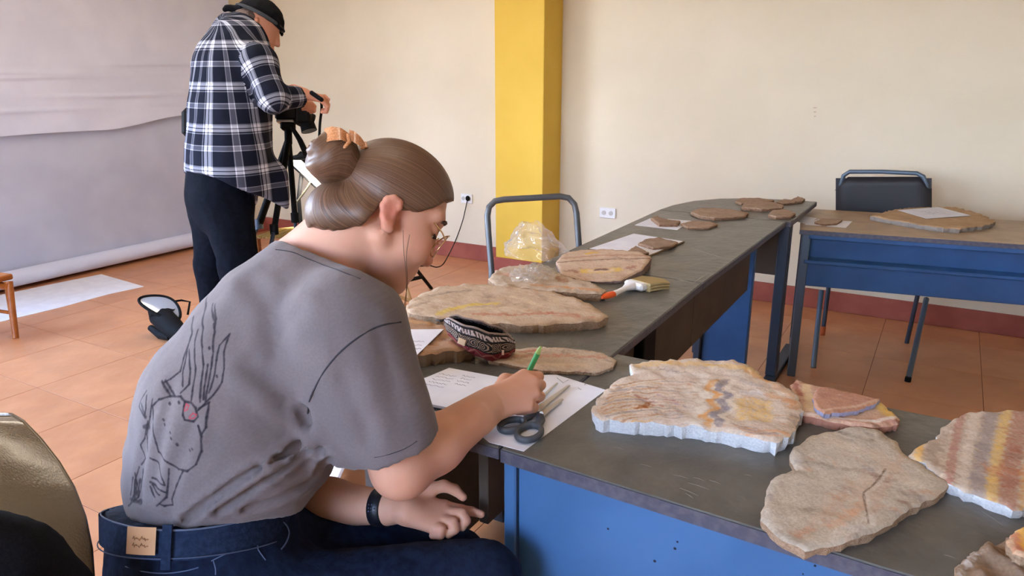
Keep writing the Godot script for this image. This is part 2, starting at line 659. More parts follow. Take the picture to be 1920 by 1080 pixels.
func window(along_x: bool, at: float, hl: Array) -> void:
	var o := Node3D.new()
	o.name = numbered("window_1")
	add_child(o, true)
	tag(o, "", "", "", "structure")
	var v := func(p: float, y: float, e: float) -> Vector3:
		return Vector3(p, y, at + e) if along_x else Vector3(at + e, y, p)
	o.position = v.call((hl[0] + hl[1]) / 2, hl[2], 0.0)
	var fr := G.new()
	var n := 3
	for i in n + 1:
		var x: float = lerpf(hl[0] + 0.02, hl[1] - 0.02, float(i) / n)
		fr.span(v.call(x - 0.02, hl[2], -0.02), v.call(x + 0.02, hl[3], 0.02), 0.003)
	for y: float in [hl[2] + 0.02, hl[3] - 0.02]: fr.span(v.call(hl[0], y - 0.02, -0.02), v.call(hl[1], y + 0.02, 0.02), 0.003)
	part("window_frame", fr, M.darksteel, o)
	for i in n:
		var a := lerpf(hl[0] + 0.02, hl[1] - 0.02, float(i) / n) + 0.02
		var b := lerpf(hl[0] + 0.02, hl[1] - 0.02, float(i + 1) / n) - 0.02
		part("pane", G.new().span(v.call(a, hl[2] + 0.04, -0.003), v.call(b, hl[3] - 0.04, 0.003), 0.0005), M.glass, o)

func room() -> void:
	M.glass = mat(Color(0.9, 0.95, 1.0, 0.06), 0.0)
	M.glass.transparency = BaseMaterial3D.TRANSPARENCY_ALPHA
	# floor: a screed with tiles laid on it
	var fl := structure("floor", G.new().span(Vector3(X0 - 0.2, -0.12, Z0 - 0.2), Vector3(X1 + 0.2, -0.0012, Z1 + 0.2), 0.0), M.joint)
	var tones := []
	for k in 4:
		var d := [0.0, 2.0, -2.0, 4.0][k] as float
		tones.append(tri_mat(S(192 + d, 131 + d, 90 + d), S(204 + d, 142 + d, 99 + d), 0.3, 0.008, 0.8, 0.5, 0.5, 30 + k))
	var ts := 0.4617
	var ix0 := int(floor((X0 - 0.27) / ts))
	var ix1 := int(ceil((X1 - 0.27) / ts))
	var iz0 := int(floor((Z0 + 1.64) / ts))
	var iz1 := int(ceil((Z1 + 1.64) / ts))
	var tm := []
	for k in 4:
		var g := G.new().box(Vector3(0, -0.006, 0), Vector3(ts - 0.003, 0.012, ts - 0.003), 0.0002)
		var me := ArrayMesh.new()
		me.add_surface_from_arrays(Mesh.PRIMITIVE_TRIANGLES, g.arrays())
		me.surface_set_material(0, tones[k])
		tm.append(me)
	for i in range(ix0, ix1):
		for j in range(iz0, iz1):
			var t := MeshInstance3D.new()
			t.name = "tile"
			t.mesh = tm[rng.randi() % 4]
			fl.add_child(t, true)
			t.position = Vector3(0.27 + (i + 0.5) * ts, 0, -1.64 + (j + 0.5) * ts) - fl.position
	structure("ceiling", G.new().span(Vector3(X0 - 0.2, HH, Z0 - 0.2), Vector3(X1 + 0.2, HH + 0.15, Z1 + 0.2), 0.0), M.ceiling)
	structure("wall_back", G.new().span(Vector3(X0 - 0.2, 0, Z0 - 0.2), Vector3(X1 + 0.2, HH, Z0), 0.0), M.cream)
	var wl := [[-1.7, 1.7, 0.85, 2.55]]
	opening_wall("wall_left", false, X0 - 0.2, 0.2, Z0, Z1, wl, M.cream)
	structure("wall_right", G.new().span(Vector3(X1, 0, Z0), Vector3(X1 + 0.2, HH, Z1), 0.0), M.cream)
	var wf := [[-3.9, -2.6, 0.95, 2.4], [-1.3, 0.1, 0.95, 2.4]]
	opening_wall("wall_front", true, Z1, 0.2, X0 - 0.2, X1 + 0.2, wf, M.cream)
	for hl in wf: window(true, Z1 + 0.1, hl)
	for hl in wl: window(false, X0 - 0.1, hl)
	# the yellow pillar
	var pl := WZ(928.5, 300, -4.40).x
	var pr := WZ(1018, 300, -4.40).x
	structure("pillar", G.new().span(Vector3(pl, 0, Z0), Vector3(pr, HH, -4.40), 0.004), M.yellow)
	structure("baseboard_back", G.new().span(Vector3(X0, 0, Z0), Vector3(pl - 0.013, 0.12, Z0 + 0.012), 0.003).span(Vector3(pr + 0.013, 0, Z0), Vector3(X1, 0.12, Z0 + 0.012), 0.003), M.base)
	structure("baseboard_pillar", G.new().span(Vector3(pl - 0.012, 0, Z0 + 0.0), Vector3(pr + 0.012, 0.12, -4.388), 0.003), M.base)
	structure("baseboard_right", G.new().span(Vector3(X1 - 0.012, 0, Z0 + 0.013), Vector3(X1, 0.12, Z1), 0.003), M.base)
	structure("baseboard_left", G.new().span(Vector3(X0, 0, Z0 + 0.013), Vector3(X0 + 0.012, 0.12, Z1), 0.003), M.base)
	added_ceiling_lamps()
	# sockets on the far wall
	for k in 2:
		var c: Vector3 = WZ([1140.0, 876.0][k], [399.0, 372.0][k], Z0)
		var s := thing("wall_socket", c - Vector3(0, 0.035, 0), ["white double wall socket to the right of the yellow pillar", "white wall socket with a black plug, left of the pillar"][k], "socket")
		part("faceplate", G.new().box(c + Vector3(0, 0, 0.006), Vector3([0.115, 0.10][k], 0.07, 0.012), 0.003), M.white, s)
		for q in [-1, 1]:
			var e := c + Vector3(q * 0.026, 0, 0.011)
			part("outlet", G.new().tube([e, e + Vector3(0, 0, 0.004)], 0.015, 14), mat(S(188, 184, 178), 0.5), s)
	var pm := G.new()
	for k in 3: pm.box(WZ(1528, 202 + 8 * k, Z0) + Vector3(0, 0, 0.0015), Vector3(0.018 - 0.004 * k, 0.007, 0.003), 0.0008)
	single("wall_mark", pm, mat(S(205, 180, 165), 0.9), "small faint scuffed patch on the bare cream wall", "mark")

func added_ceiling_lamps() -> void:  # unseen lamps added for the chair's highlight and a brighter backdrop
	for k in 2:
		var c := Vector3([-0.95, -3.3][k], HH - 0.05, [-1.2, -2.6][k])
		var la := thing("added_ceiling_lamp", c, ["added unseen ceiling lamp over the nearest desk, for the gloss on the chair", "added unseen ceiling lamp brightening the grey cloth backdrop"][k], "lamp", "added ceiling lamps")
		part("housing", G.new().box(c + Vector3(0, 0.025, 0), Vector3(1.24, 0.05, 0.34), 0.004), M.white, la)
		var em := mat(S(255, 250, 240), 0.5)
		em.emission_enabled = true
		em.emission = S(255, 240, 214)
		em.emission_energy_multiplier = 3.6
		part("diffuser", G.new().box(c + Vector3(0, -0.004, 0), Vector3(1.18, 0.008, 0.28), 0.002), em, la)
		var al := AreaLight3D.new()
		al.name = "added_ceiling_lamp_light"
		add_child(al, true)
		al.area_size = Vector2(1.18, 0.28)
		al.position = c + Vector3(0, -0.012, 0)
		al.rotation_degrees = Vector3(-90, 0, 0)
		al.light_color = S(255, 242, 224)
		al.light_energy = [0.5, 1.9][k]
		al.area_range = 12
		al.area_attenuation = 2
		al.shadow_enabled = true

func desk_top(called: String, poly: PackedVector2Array, y: float, t: float, m: Material, parent: Node) -> void:
	part(called, G.new().prism(poly, y - t + 0.004, y, 0.002), m, parent)
	part("edge_band", G.new().prism(Geometry2D.offset_polygon(poly, 0.0025)[0], y - t, y - 0.003), M.edge, parent)

func V2(a: Array) -> PackedVector2Array:
	var p := PackedVector2Array()
	for q in a: p.append(Vector2(q[0], q[1]))
	return p

func desks() -> void:
	# near desk with the blue front
	var d := thing("desk", Vector3(0.1, 0, -1.25), "nearest grey-topped desk with a bright blue front panel, under the heart-shaped stone", "desk", "grey school desks")
	desk_top("desktop", V2([[-0.595, -1.51], [0.8, -1.495], [0.8, -0.965], [0.0, -0.968], [-0.595, -0.995]]), DT, 0.026, M.desk, d)
	part("front_panel", G.new().span(Vector3(-0.572, 0.06, -1.03), Vector3(0.76, DT - 0.026, -1.012), 0.002), M.blue, d)
	for x in [-0.60, 0.762]:
		part("leg", G.new().span(Vector3(x, 0, -1.04), Vector3(x + 0.024, DT - 0.026, -1.008), 0.003), M.blue, d)
		part("leg", G.new().span(Vector3(x, 0, -1.48), Vector3(x + 0.024, DT - 0.026, -1.44), 0.003), M.blue, d)
	rng.seed = 5
	var sp := G.new()
	for k in 34:
		var c := Vector3(rng.randf_range(-0.45, 0.3), rng.randf_range(0.35, 0.7), -1.012)
		sp.ball(c, Vector3(1, 1, 0.3) * rng.randf_range(0.0012, 0.003), 6, 4)
	var ru := part("rust_speck", sp, mat(S(22, 30, 52), 0.9), d)
	ru.set_meta("kind", "stuff")
	var sc := G.new()
	for q in [[1262, 890, 1290, 897], [1290, 905, 1330, 918], [1300, 895, 1322, 902], [1275, 915, 1310, 930], [1330, 900, 1352, 908], [1285, 925, 1300, 934], [1200, 870, 1222, 876], [1590, 1020, 1606, 1026], [1840, 958, 1880, 985], [1770, 1040, 1790, 1046], [1150, 838, 1170, 843], [1396, 890, 1410, 893]]:
		sc.tube([P(q[0], q[1], DT + 0.0002), P((q[0] + q[2]) / 2.0, (q[1] + q[3]) / 2.0 - 1.0, DT + 0.0003), P(q[2], q[3], DT + 0.0002)], [0.0005, 0.0014, 0.0004], 5, false, 0.2)
	part("scuff", sc, mat(S(136, 134, 126), 0.8), d).set_meta("kind", "stuff")
	# corner desk the woman writes on
	d = thing("desk", Vector3(-0.87, 0, -1.6), "grey corner desk that the woman writes on, with the woven pouch on it", "desk", "grey school desks")
	desk_top("desktop", V2([[-1.145, -2.20], [-0.603, -2.20], [-0.603, -0.995], [-1.06, -0.995], [-1.12, -1.02], [-1.145, -1.08]]), DT, 0.022, M.desk, d)
	part("side_panel", G.new().span(Vector3(-0.66, 0.57, -1.74), Vector3(-0.64, DT - 0.022, -1.02), 0.002), M.brownpanel, d)
	part("side_panel", G.new().span(Vector3(-0.645, 0.535, -2.204), Vector3(-0.625, DT - 0.022, -1.84), 0.002), M.brownpanel, d)
	part("modesty_panel", G.new().span(Vector3(-1.125, 0.035, -2.16), Vector3(-1.105, DT - 0.022, -1.265), 0.002), M.brownpanel, d)
	part("end_post", G.new().span(Vector3(-1.13, 0.0, -1.265), Vector3(-1.10, DT - 0.022, -1.235), 0.003), M.greytube, d)
	for z in [-1.80]:
		part("leg", G.new().span(Vector3(-1.10, 0, z - 0.02), Vector3(-1.06, DT - 0.022, z + 0.02), 0.003), M.darksteel, d)
	part("leg", G.new().span(Vector3(-0.655, 0, -1.835), Vector3(-0.615, DT - 0.022, -1.745), 0.003), M.black, d)  # black strip put in as the shade of the gap between side panels
	# second desk of the row
	d = thing("desk", Vector3(-0.87, 0, -2.8), "grey desk in the middle of the row with a brown side panel, under the brush", "desk", "grey school desks")
	desk_top("desktop", V2([[-1.145, -3.35], [-0.575, -3.35], [-0.602, -2.207], [-1.145, -2.207]]), DT, 0.022, M.desk, d)
	part("side_panel", G.new().span(Vector3(-0.645, 0.535, -2.95), Vector3(-0.625, DT - 0.022, -2.208), 0.002), M.brownpanel, d)
	part("leg", G.new().span(Vector3(-0.80, 0, -3.02), Vector3(-0.615, DT - 0.022, -2.985), 0.004), M.blueB, d, "broad blue leg")
	part("leg", G.new().span(Vector3(-0.83, 0, -3.03), Vector3(-0.802, DT - 0.022, -2.97), 0.004), M.darksteel, d)
	for z in [-2.3, -3.0]: part("leg", G.new().span(Vector3(-1.12, 0, z - 0.02), Vector3(-1.08, DT - 0.022, z + 0.02), 0.003), M.darksteel, d)
	var wear := G.new()
	for q in [[1296, 464, 1330, 476], [1330, 476, 1352, 482], [1258, 520, 1300, 531], [1302, 529, 1330, 512]]: wear.tube([P(q[0], q[1], DT + 0.0003), P((q[0] + q[2]) / 2.0, (q[1] + q[3]) / 2.0, DT + 0.0006), P(q[2], q[3], DT + 0.0003)], [0.001, 0.004, 0.001], 6, false, 0.2)
	part("scuff", wear, mat(S(150, 146, 134), 0.8), d).set_meta("kind", "stuff")
	# rounded end table
	d = thing("desk", Vector3(-0.85, 0, -3.65), "grey end table with a rounded far corner, against the far wall", "desk", "grey school desks")
	var pts := [[-0.555, -3.357], [-0.545, -3.97], [-0.70, -3.955], [-0.86, -3.91], [-0.99, -3.82], [-1.08, -3.69], [-1.13, -3.52], [-1.145, -3.357]]
	desk_top("desktop", V2(pts), DT, 0.022, M.desk, d)
	part("end_panel", G.new().span(Vector3(-0.95, 0.5, -3.40), Vector3(-0.60, DT - 0.022, -3.38), 0.002), M.brownpanel, d)
	part("leg", G.new().span(Vector3(-0.60, 0.03, -3.43), Vector3(-0.555, DT - 0.022, -3.36), 0.004), M.darksteel, d)
	part("leg", G.new().span(Vector3(-1.0, 0.0, -3.6), Vector3(-0.955, DT - 0.022, -3.55), 0.004), M.darksteel, d)
	part("foot", G.new().span(Vector3(-0.60, 0.0, -3.85), Vector3(-0.55, 0.03, -3.25), 0.004), M.darksteel, d)
	# blue desk by the far wall, turned a little
	d = thing("desk", Vector3(0.25, 0, -3.7), "blue metal desk with a tan top and an open book shelf, by the far wall", "desk")
	var A := P(1500, 430, DB)
	var dir := (P(1920, 458, DB) - A).normalized()
	var back := Vector3(dir.z, 0, -dir.x)
	if back.z > 0: back = -back
	var bs := Basis(dir, Vector3.UP, -back)
	var L := 1.35
	var W := 0.58
	var bx := func(x0: float, x1: float, y0: float, y1: float, b0: float, b1: float, bev := 0.003) -> G:
		var c: Vector3 = A + dir * ((x0 + x1) / 2) + back * ((b0 + b1) / 2)
		c.y = (y0 + y1) / 2
		return G.new().box(c, Vector3(x1 - x0, y1 - y0, b1 - b0), bev, bs)
	part("desktop", bx.call(0, L, DB - 0.018, DB, 0, W), M.deskB, d)
	part("edge_band", bx.call(-0.001, L, DB - 0.022, DB - 0.002, -0.002, 0.0), M.edge, d)
	part("apron", bx.call(0.04, L - 0.04, DB - 0.042, DB - 0.018, 0.004, 0.016), M.blueB, d)
	part("shelf_back", bx.call(0.04, L - 0.04, DB - 0.14, DB - 0.022, 0.075, 0.085), M.blueB, d)
	part("shelf", bx.call(0.03, L - 0.03, DB - 0.152, DB - 0.136, -0.004, 0.085), M.blueB, d)
	part("modesty_panel", bx.call(0.045, L - 0.045, 0.44, DB - 0.152, 0.02, 0.032), M.blueB, d)
	for x in [0.012, L - 0.052]:
		for b in [0.006, W - 0.05]:
			part("leg", bx.call(x, x + 0.036, 0.0, DB - 0.02, b, b + 0.044), M.bluetube if b < 0.1 else M.darksteel, d)
		part("foot", bx.call(x, x + 0.03, 0.0, 0.02, 0.046, W - 0.05), M.darksteel, d)
		part("side_panel", bx.call(x + 0.008, x + 0.02, 0.44, DB - 0.02, 0.046, 0.25), M.blueB, d)

# ------------------------------------------------------------------ painted wall fragments
# px: the outline of its top face as pixels of the photograph, laid at height h0 + t
func slab(called: String, px: Array, h0: float, t: float, label: String, colors: Array, strokes := [], step := 0.0016, side: Material = null, parent: Node = self, group := "", jag := 0.17, rough_top := 0.1, tilt := 0.0) -> MeshInstance3D:
	var out := PackedVector2Array()
	for q in px:
		var p := P(q[0], q[1], h0 + t)
		out.append(Vector2(p.x, p.z))
	if Geometry2D.is_polygon_clockwise(out): out.reverse()
	var lo := out[0]
	var hi := out[0]
	for p in out:
		lo = lo.min(p)
		hi = hi.max(p)
	var size := hi - lo
	var seg := maxf(maxf(size.x, size.y) / 42.0, 0.004)
	var ring := PackedVector2Array()
	var m := out.size()
	for i in m:                                       # a smooth, then ragged outline
		var p0 := out[(i + m - 1) % m]
		var p1 := out[i]
		var p2 := out[(i + 1) % m]
		var p3 := out[(i + 2) % m]
		var n := maxi(1, int(p1.distance_to(p2) / seg))
		for k in n:
			var f := float(k) / n
			var s := p1.cubic_interpolate(p2, p0, p3, f).lerp(p1.lerp(p2, f), 0.92)
			var r := Vector2(nz.get_noise_2d(s.x * 9000.0, s.y * 9000.0), nz.get_noise_2d(s.x * 9000.0 + 333.0, s.y * 9000.0)) * seg * jag * 5.0
			ring.append(s + r * (0.4 if k == 0 else 1.0))
	var cen := Vector2.ZERO
	for p in ring: cen += p / ring.size()
	var pa := Paint.new(lo - size * 0.02, hi + size * 0.02, step, nz)
	pa.base(colors[0], colors[1], colors[2])
	var rr := RandomNumberGenerator.new()            # weathering: short worn flecks of the stone's own tones
	rr.seed = int(px[0][0] * 7.0 + px[0][1])
	var big := maxf(size.x, size.y)
	for i in (70 if step < 0.0019 else 24):
		var a := Vector2(rr.randf_range(lo.x, hi.x), rr.randf_range(lo.y, hi.y))
		var dv := Vector2(1, 0).rotated(rr.randf_range(-0.5, 0.9)) * rr.randf_range(0.02, 0.12) * big
		var cc: Color = [colors[1].lightened(0.22), colors[2].darkened(0.22), colors[0].lerp(S(196, 128, 88), 0.5), colors[2].lerp(S(128, 120, 124), 0.5)][rr.randi() % 4]
		pa.stroke([a, a + dv * 0.5 + dv.orthogonal() * 0.1, a + dv], rr.randf_range(0.010, 0.035) * big, cc, rr.randf_range(0.25, 0.5), 0.8, 0.8)
	for s in strokes:
		var l := []
		for q in s[0]:
			var p := P(q[0], q[1], h0 + t)
			l.append(Vector2(p.x, p.z))
		pa.stroke(l, s[1], s[2], s[3] if s.size() > 3 else 0.8, s[4] if s.size() > 4 else 0.35, s[5] if s.size() > 5 else 0.4)
	var mt := mat(Color.WHITE, 0.92, 0.0, 0.25)
	mt.albedo_texture = pa.tex()
	mt.normal_enabled = true
	mt.normal_texture = M.stone_normal
	mt.normal_scale = 0.28
	var nrm := func(p: Vector2) -> float:
		return h0 + t + t * rough_top * 2.0 * nz.get_noise_2d(p.x * 2500.0, p.y * 2500.0) + tilt * (p - cen).y
	var bev := minf(t * 0.25, 0.004)
	var inner := PackedVector2Array()
	var low := PackedVector2Array()
	var k := ring.size()
	for i in k:
		var nn := (ring[(i + 1) % k] - ring[(i + k - 1) % k]).orthogonal().normalized()
		if nn.dot(ring[i] - cen) > 0 and not Geometry2D.is_point_in_polygon(ring[i] - nn * bev, ring): nn = -nn
		elif not Geometry2D.is_point_in_polygon(ring[i] - nn * bev * 0.5, ring): nn = -nn
		inner.append(ring[i] - nn * bev)
		low.append(ring[i] - nn * (t * 0.18 + t * 0.25 * nz.get_noise_1d(i * 40.0)))
	var pts := inner.duplicate()
	var gs := maxf(maxf(size.x, size.y) / 26.0, 0.006)
	var y := lo.y
	while y < hi.y:
		var x := lo.x
		while x < hi.x:
			var p := Vector2(x, y) + Vector2(nz.get_noise_2d(x * 30000.0, y * 30000.0), nz.get_noise_2d(y * 30000.0, x * 30000.0)) * gs * 0.5
			if Geometry2D.is_point_in_polygon(p, inner):
				var ok := true
				for q in inner:
					if q.distance_squared_to(p) < gs * gs * 0.2:
						ok = false
						break
				if ok: pts.append(p)
			x += gs
		y += gs
	var ti := Geometry2D.triangulate_delaunay(pts)
	var g := G.new()
	g.sg(1)
	var v3 := func(p: Vector2, hh: float) -> Vector3: return Vector3(p.x, hh, p.y)
	for i in range(0, ti.size(), 3):
		var a := pts[ti[i]]
		var b := pts[ti[i + 1]]
		var c := pts[ti[i + 2]]
		if not Geometry2D.is_point_in_polygon((a + b + c) / 3.0, inner): continue
		g.tri(v3.call(a, nrm.call(a)), v3.call(b, nrm.call(b)), v3.call(c, nrm.call(c)), Vector3.UP, pa.uv(a), pa.uv(b), pa.uv(c))
	for i in k:
		var j := (i + 1) % k
		var o := v3.call((ring[i] + ring[j]) / 2 - (inner[i] + inner[j]) / 2, 0.0) as Vector3
		o = o.normalized() + Vector3.UP * 0.7
		var a: Vector3 = v3.call(ring[i], nrm.call(ring[i]) - bev)
		var b: Vector3 = v3.call(ring[j], nrm.call(ring[j]) - bev)
		var c: Vector3 = v3.call(inner[j], nrm.call(inner[j]))
		var e: Vector3 = v3.call(inner[i], nrm.call(inner[i]))
		g.tri(a, b, c, o, pa.uv(ring[i]), pa.uv(ring[j]), pa.uv(inner[j]))
		g.tri(a, c, e, o, pa.uv(ring[i]), pa.uv(inner[j]), pa.uv(inner[i]))
	var s := G.new()
	s.sg(-1)
	for i in k:
		var j := (i + 1) % k
		var o := v3.call((ring[i] + ring[j]) / 2 - (inner[i] + inner[j]) / 2, 0.0) as Vector3
		var w0 := 0.45 + 0.25 * nz.get_noise_1d(i * 60.0)
		var w1 := 0.45 + 0.25 * nz.get_noise_1d(j * 60.0)
		var ta: float = nrm.call(ring[i]) - bev
		var tb: float = nrm.call(ring[j]) - bev
		var mi: Vector3 = v3.call(ring[i].lerp(low[i], 0.25), lerpf(h0, ta, w0))
		var mj: Vector3 = v3.call(ring[j].lerp(low[j], 0.25), lerpf(h0, tb, w1))
		s.quad(v3.call(ring[i], ta), v3.call(ring[j], tb), mj, mi, o)
		s.quad(mi, mj, v3.call(low[j], h0), v3.call(low[i], h0), o)
	var bi := Geometry2D.triangulate_polygon(low)
	for i in range(0, bi.size(), 3):
		s.tri(v3.call(low[bi[i]], h0), v3.call(low[bi[i + 1]], h0), v3.call(low[bi[i + 2]], h0), Vector3.DOWN)
	var ob := put(called, [[g.arrays(), mt], [s.arrays(), side if side else M.stoneside]], parent)
	if parent == self: tag(ob, label, "stone slab" if called == "wall_fragment" else "potsherd", group)
	return ob

func fragments() -> void:
	M.stone_normal = noise_tex(0.03, 512, true, 5.0, null, 40, 5)
	var beige := [S(186, 166, 145), S(198, 178, 155), S(172, 150, 130)]
	var och := S(222, 168, 84)
	var org := S(208, 142, 92)
	var gry := S(138, 130, 136)
	var whi := S(216, 204, 190)
	var red := S(170, 104, 86)
	var yel := S(224, 186, 92)
	var gr := "painted wall fragments"
	# 1: big slab with a wavy band
	var st := []
	st.append([[[1195, 684], [1250, 680], [1330, 682]], 0.020, S(222, 178, 112), 0.6, 0.5])
	st.append([[[1330, 684], [1400, 690], [1440, 712]], 0.024, S(224, 182, 112), 0.6, 0.5])
	st.append([[[1400, 695], [1440, 715], [1480, 740]], 0.014, S(210, 150, 104), 0.5, 0.6])
	for k in 16:
		var y := 712 + k * 5.6
		var x := 1128 + absf(k - 7) * 3
		st.append([[[x, y + 12], [x + 40, y + 3], [x + 95, y - 2 + (k % 3) * 3]], 0.0045, [S(170, 120, 82), S(206, 160, 110), gry, S(190, 140, 104)][k % 4], 0.7, 0.6])
		st.append([[[x + 90, y + 2], [x + 130, y + 4], [x + 170, y + 6]], 0.004, [gry, S(186, 138, 116), S(176, 150, 130)][k % 3], 0.5, 0.6])
	for k in 6:
		st.append([[[1190 + k * 14, 740 + (k % 3) * 8], [1215 + k * 14, 746 + (k % 3) * 8]], 0.006, [S(176, 104, 92), S(156, 130, 150)][k % 2], 0.55, 0.7])
	for q in [[1285, 735, 1305, 800], [1240, 700, 1320, 704], [1200, 780, 1280, 788], [1420, 735, 1440, 742], [1365, 700, 1395, 706]]: st.append([[[q[0], q[1]], [q[2], q[3]]], 0.018, S(222, 214, 206), 0.6, 0.7])
	for q in [[1160, 728, 1200, 732], [1230, 772, 1290, 778], [1400, 718, 1430, 726]]: st.append([[[q[0], q[1]], [q[2], q[3]]], 0.012, S(150, 144, 150), 0.5, 0.8])
	st.append([[[1195, 766], [1208, 762], [1216, 755]], 0.009, S(150, 88, 46), 0.8, 0.5])
	var zig := [[1341, 713], [1330, 722], [1326, 729], [1340, 736], [1348, 742], [1330, 752], [1344, 763], [1324, 776], [1316, 779], [1330, 788], [1326, 795]]
	for o in [[-22, S(222, 212, 198), 0.017], [0, S(214, 156, 98), 0.013], [20, S(140, 134, 142), 0.014], [36, S(220, 208, 192), 0.010]]:
		var l := []
		for q in zig: l.append([q[0] + o[0], q[1]])
		st.append([l, o[2], o[1], 0.78, 0.5, 0.4])
	st.append([[[1398, 736], [1430, 740]], 0.022, S(216, 212, 214), 0.8, 0.5])
	for k in 6: st.append([[[1384 + k * 11, 750], [1386 + k * 11, 786]], 0.012, S(226, 184, 112), 0.6, 0.7, 0.6])
	st.append([[[1445, 740], [1480, 752], [1492, 764]], 0.024, S(206, 146, 100), 0.6, 0.5])
	for k in 8: st.append([[[1372 + k * 4, 795 + k * 2.5], [1420 + k * 6, 803 + k * 2]], 0.004, [gry, S(206, 150, 110), S(180, 140, 110)][k % 3], 0.6, 0.6])
	for k in 7: st.append([[[1452 + k * 3, 772 + k * 7], [1490 - k * 3, 776 + k * 7]], 0.004, [whi, S(200, 150, 110)][k % 2], 0.6, 0.6])
	st.append([[[1440, 806], [1475, 812]], 0.012, S(218, 160, 118), 0.7])
	slab("wall_fragment", [[1180, 682], [1225, 674], [1300, 673], [1370, 675], [1405, 682], [1435, 708], [1470, 723], [1495, 740], [1505, 765], [1497, 790], [1480, 815], [1455, 826], [1400, 814], [1345, 804], [1290, 796], [1200, 788], [1125, 783], [1110, 768], [1120, 746], [1150, 715], [1184, 702], [1187, 694]], DT, 0.030,
		"large thick slab painted with a wavy orange and grey zigzag band, pale broken front edge", [S(204, 186, 166), S(216, 200, 182), S(190, 168, 152)], st, 0.0011, M.plaster, self, gr)
	# 2: two-layered fragment
	var w2 := slab("wall_fragment", [[1482, 722], [1492, 710], [1512, 717], [1560, 728], [1640, 745], [1660, 760], [1687, 782], [1683, 792], [1640, 799], [1565, 790], [1505, 775]], DT, 0.018,
		"small red and yellow fragment broken into two layers, behind the heart-shaped stone", [S(196, 160, 136), S(210, 180, 154), S(176, 124, 108)],
		[[[[1640, 752], [1668, 778]], 0.022, yel, 0.8], [[[1505, 772], [1560, 783], [1640, 790], [1685, 780]], 0.010, S(222, 210, 196), 0.9], [[[1510, 722], [1516, 745], [1520, 768]], 0.016, S(222, 196, 150), 0.8], [[[1488, 715], [1500, 740]], 0.010, S(150, 90, 76), 0.7]], 0.0014, mat(S(178, 122, 100), 0.95), self, gr)
	slab("upper_layer", [[1524, 742], [1532, 727], [1560, 727], [1610, 738], [1651, 747], [1638, 757], [1600, 768], [1545, 775], [1528, 762]], DT + 0.018, 0.012, "", [S(176, 130, 106), S(190, 146, 120), S(160, 112, 92)],
		[[[[1545, 768], [1600, 762], [1645, 750]], 0.008, S(206, 176, 150), 0.7]], 0.0014, mat(S(150, 146, 168), 0.95), w2)
	# 3: heart-shaped stone
	st = []
	for k in 5: st.append([[[1520 + k * 28, 990 - k * 8], [1545 + k * 30, 950 - k * 14], [1560 + k * 34, 925 - k * 20]], 0.016, [S(200, 170, 146), S(186, 148, 122), S(204, 176, 152)][k % 3], 0.4, 0.6])
	st.append([[[1560, 985], [1600, 960], [1620, 945]], 0.018, S(206, 158, 124), 0.5, 0.6])
	st.append([[[1490, 1000], [1520, 990]], 0.014, S(190, 130, 100), 0.4, 0.6])
	st.append([[[1590, 880], [1640, 888], [1655, 900]], 0.012, S(150, 124, 106), 0.5, 0.7])
	st.append([[[1660, 880], [1640, 905], [1618, 925], [1628, 980]], 0.0030, S(112, 92, 74), 0.9, 0.5])
	st.append([[[1664, 884], [1645, 908], [1624, 926], [1634, 982]], 0.006, S(214, 204, 188), 0.5, 0.6])
	for k in 9: st.append([[[1560 + k * 9, 1012 - k * 3], [1568 + k * 10, 990 - k * 4]], 0.004, S(216, 208, 196), 0.5, 0.7])
	st.append([[[1500, 840], [1560, 850], [1600, 876]], 0.02, S(178, 166, 150), 0.4, 0.7])
	st.append([[[1560, 826], [1640, 850], [1700, 900]], 0.03, S(206, 182, 156), 0.35, 0.5])
	st.append([[[1685, 938], [1700, 946]], 0.010, S(140, 110, 92), 0.7, 0.8])
	slab("wall_fragment", [[1480, 848], [1489, 836], [1520, 815], [1600, 797], [1655, 808], [1685, 828], [1695, 845], [1740, 878], [1783, 903], [1770, 920], [1700, 958], [1650, 990], [1580, 1015], [1510, 1031], [1465, 1010], [1425, 972], [1435, 930], [1445, 897], [1470, 884], [1494, 881], [1482, 862]], DT, 0.017,
		"plain beige heart-shaped stone overhanging the front edge of the nearest desk", [S(186, 174, 157), S(197, 184, 165), S(174, 160, 144)], st, 0.0012, null, self, gr, 0.09)
	# 4: striped slab
	st = []
	var cols := [[1718, och, 0.012], [1744, S(160, 140, 122), 0.026], [1782, S(168, 118, 104), 0.012], [1808, S(216, 202, 184), 0.016], [1838, S(150, 138, 136), 0.02], [1866, S(220, 178, 100), 0.016], [1896, S(164, 112, 92), 0.026], [1930, S(210, 168, 116), 0.018], [1960, S(214, 200, 184), 0.02]]
	for c in cols: st.append([[[c[0] + 22, 770], [c[0] + 6, 840], [c[0] - 4, 900], [c[0] - 8, 970]], c[2] * 1.05, c[1], 0.72, 0.45, 0.35])
	for k in 12: st.append([[[1870 + (k * 37) % 60, 800 + k * 11], [1890 + (k * 37) % 60, 803 + k * 11]], 0.006, S(160, 92, 66), 0.5, 0.8])
	st.append([[[1860, 880], [1910, 885]], 0.03, S(190, 118, 84), 0.5, 0.7])
	slab("wall_fragment", [[1706, 850], [1720, 835], [1750, 820], [1780, 790], [1818, 770], [1920, 770], [1990, 775], [2015, 880], [1985, 945], [1900, 952], [1840, 928], [1785, 908], [1750, 880]], DT, 0.020,
		"slab painted with upright red, yellow, white and grey stripes, cut by the right edge", beige, st, 0.0012, M.plaster, self, gr)
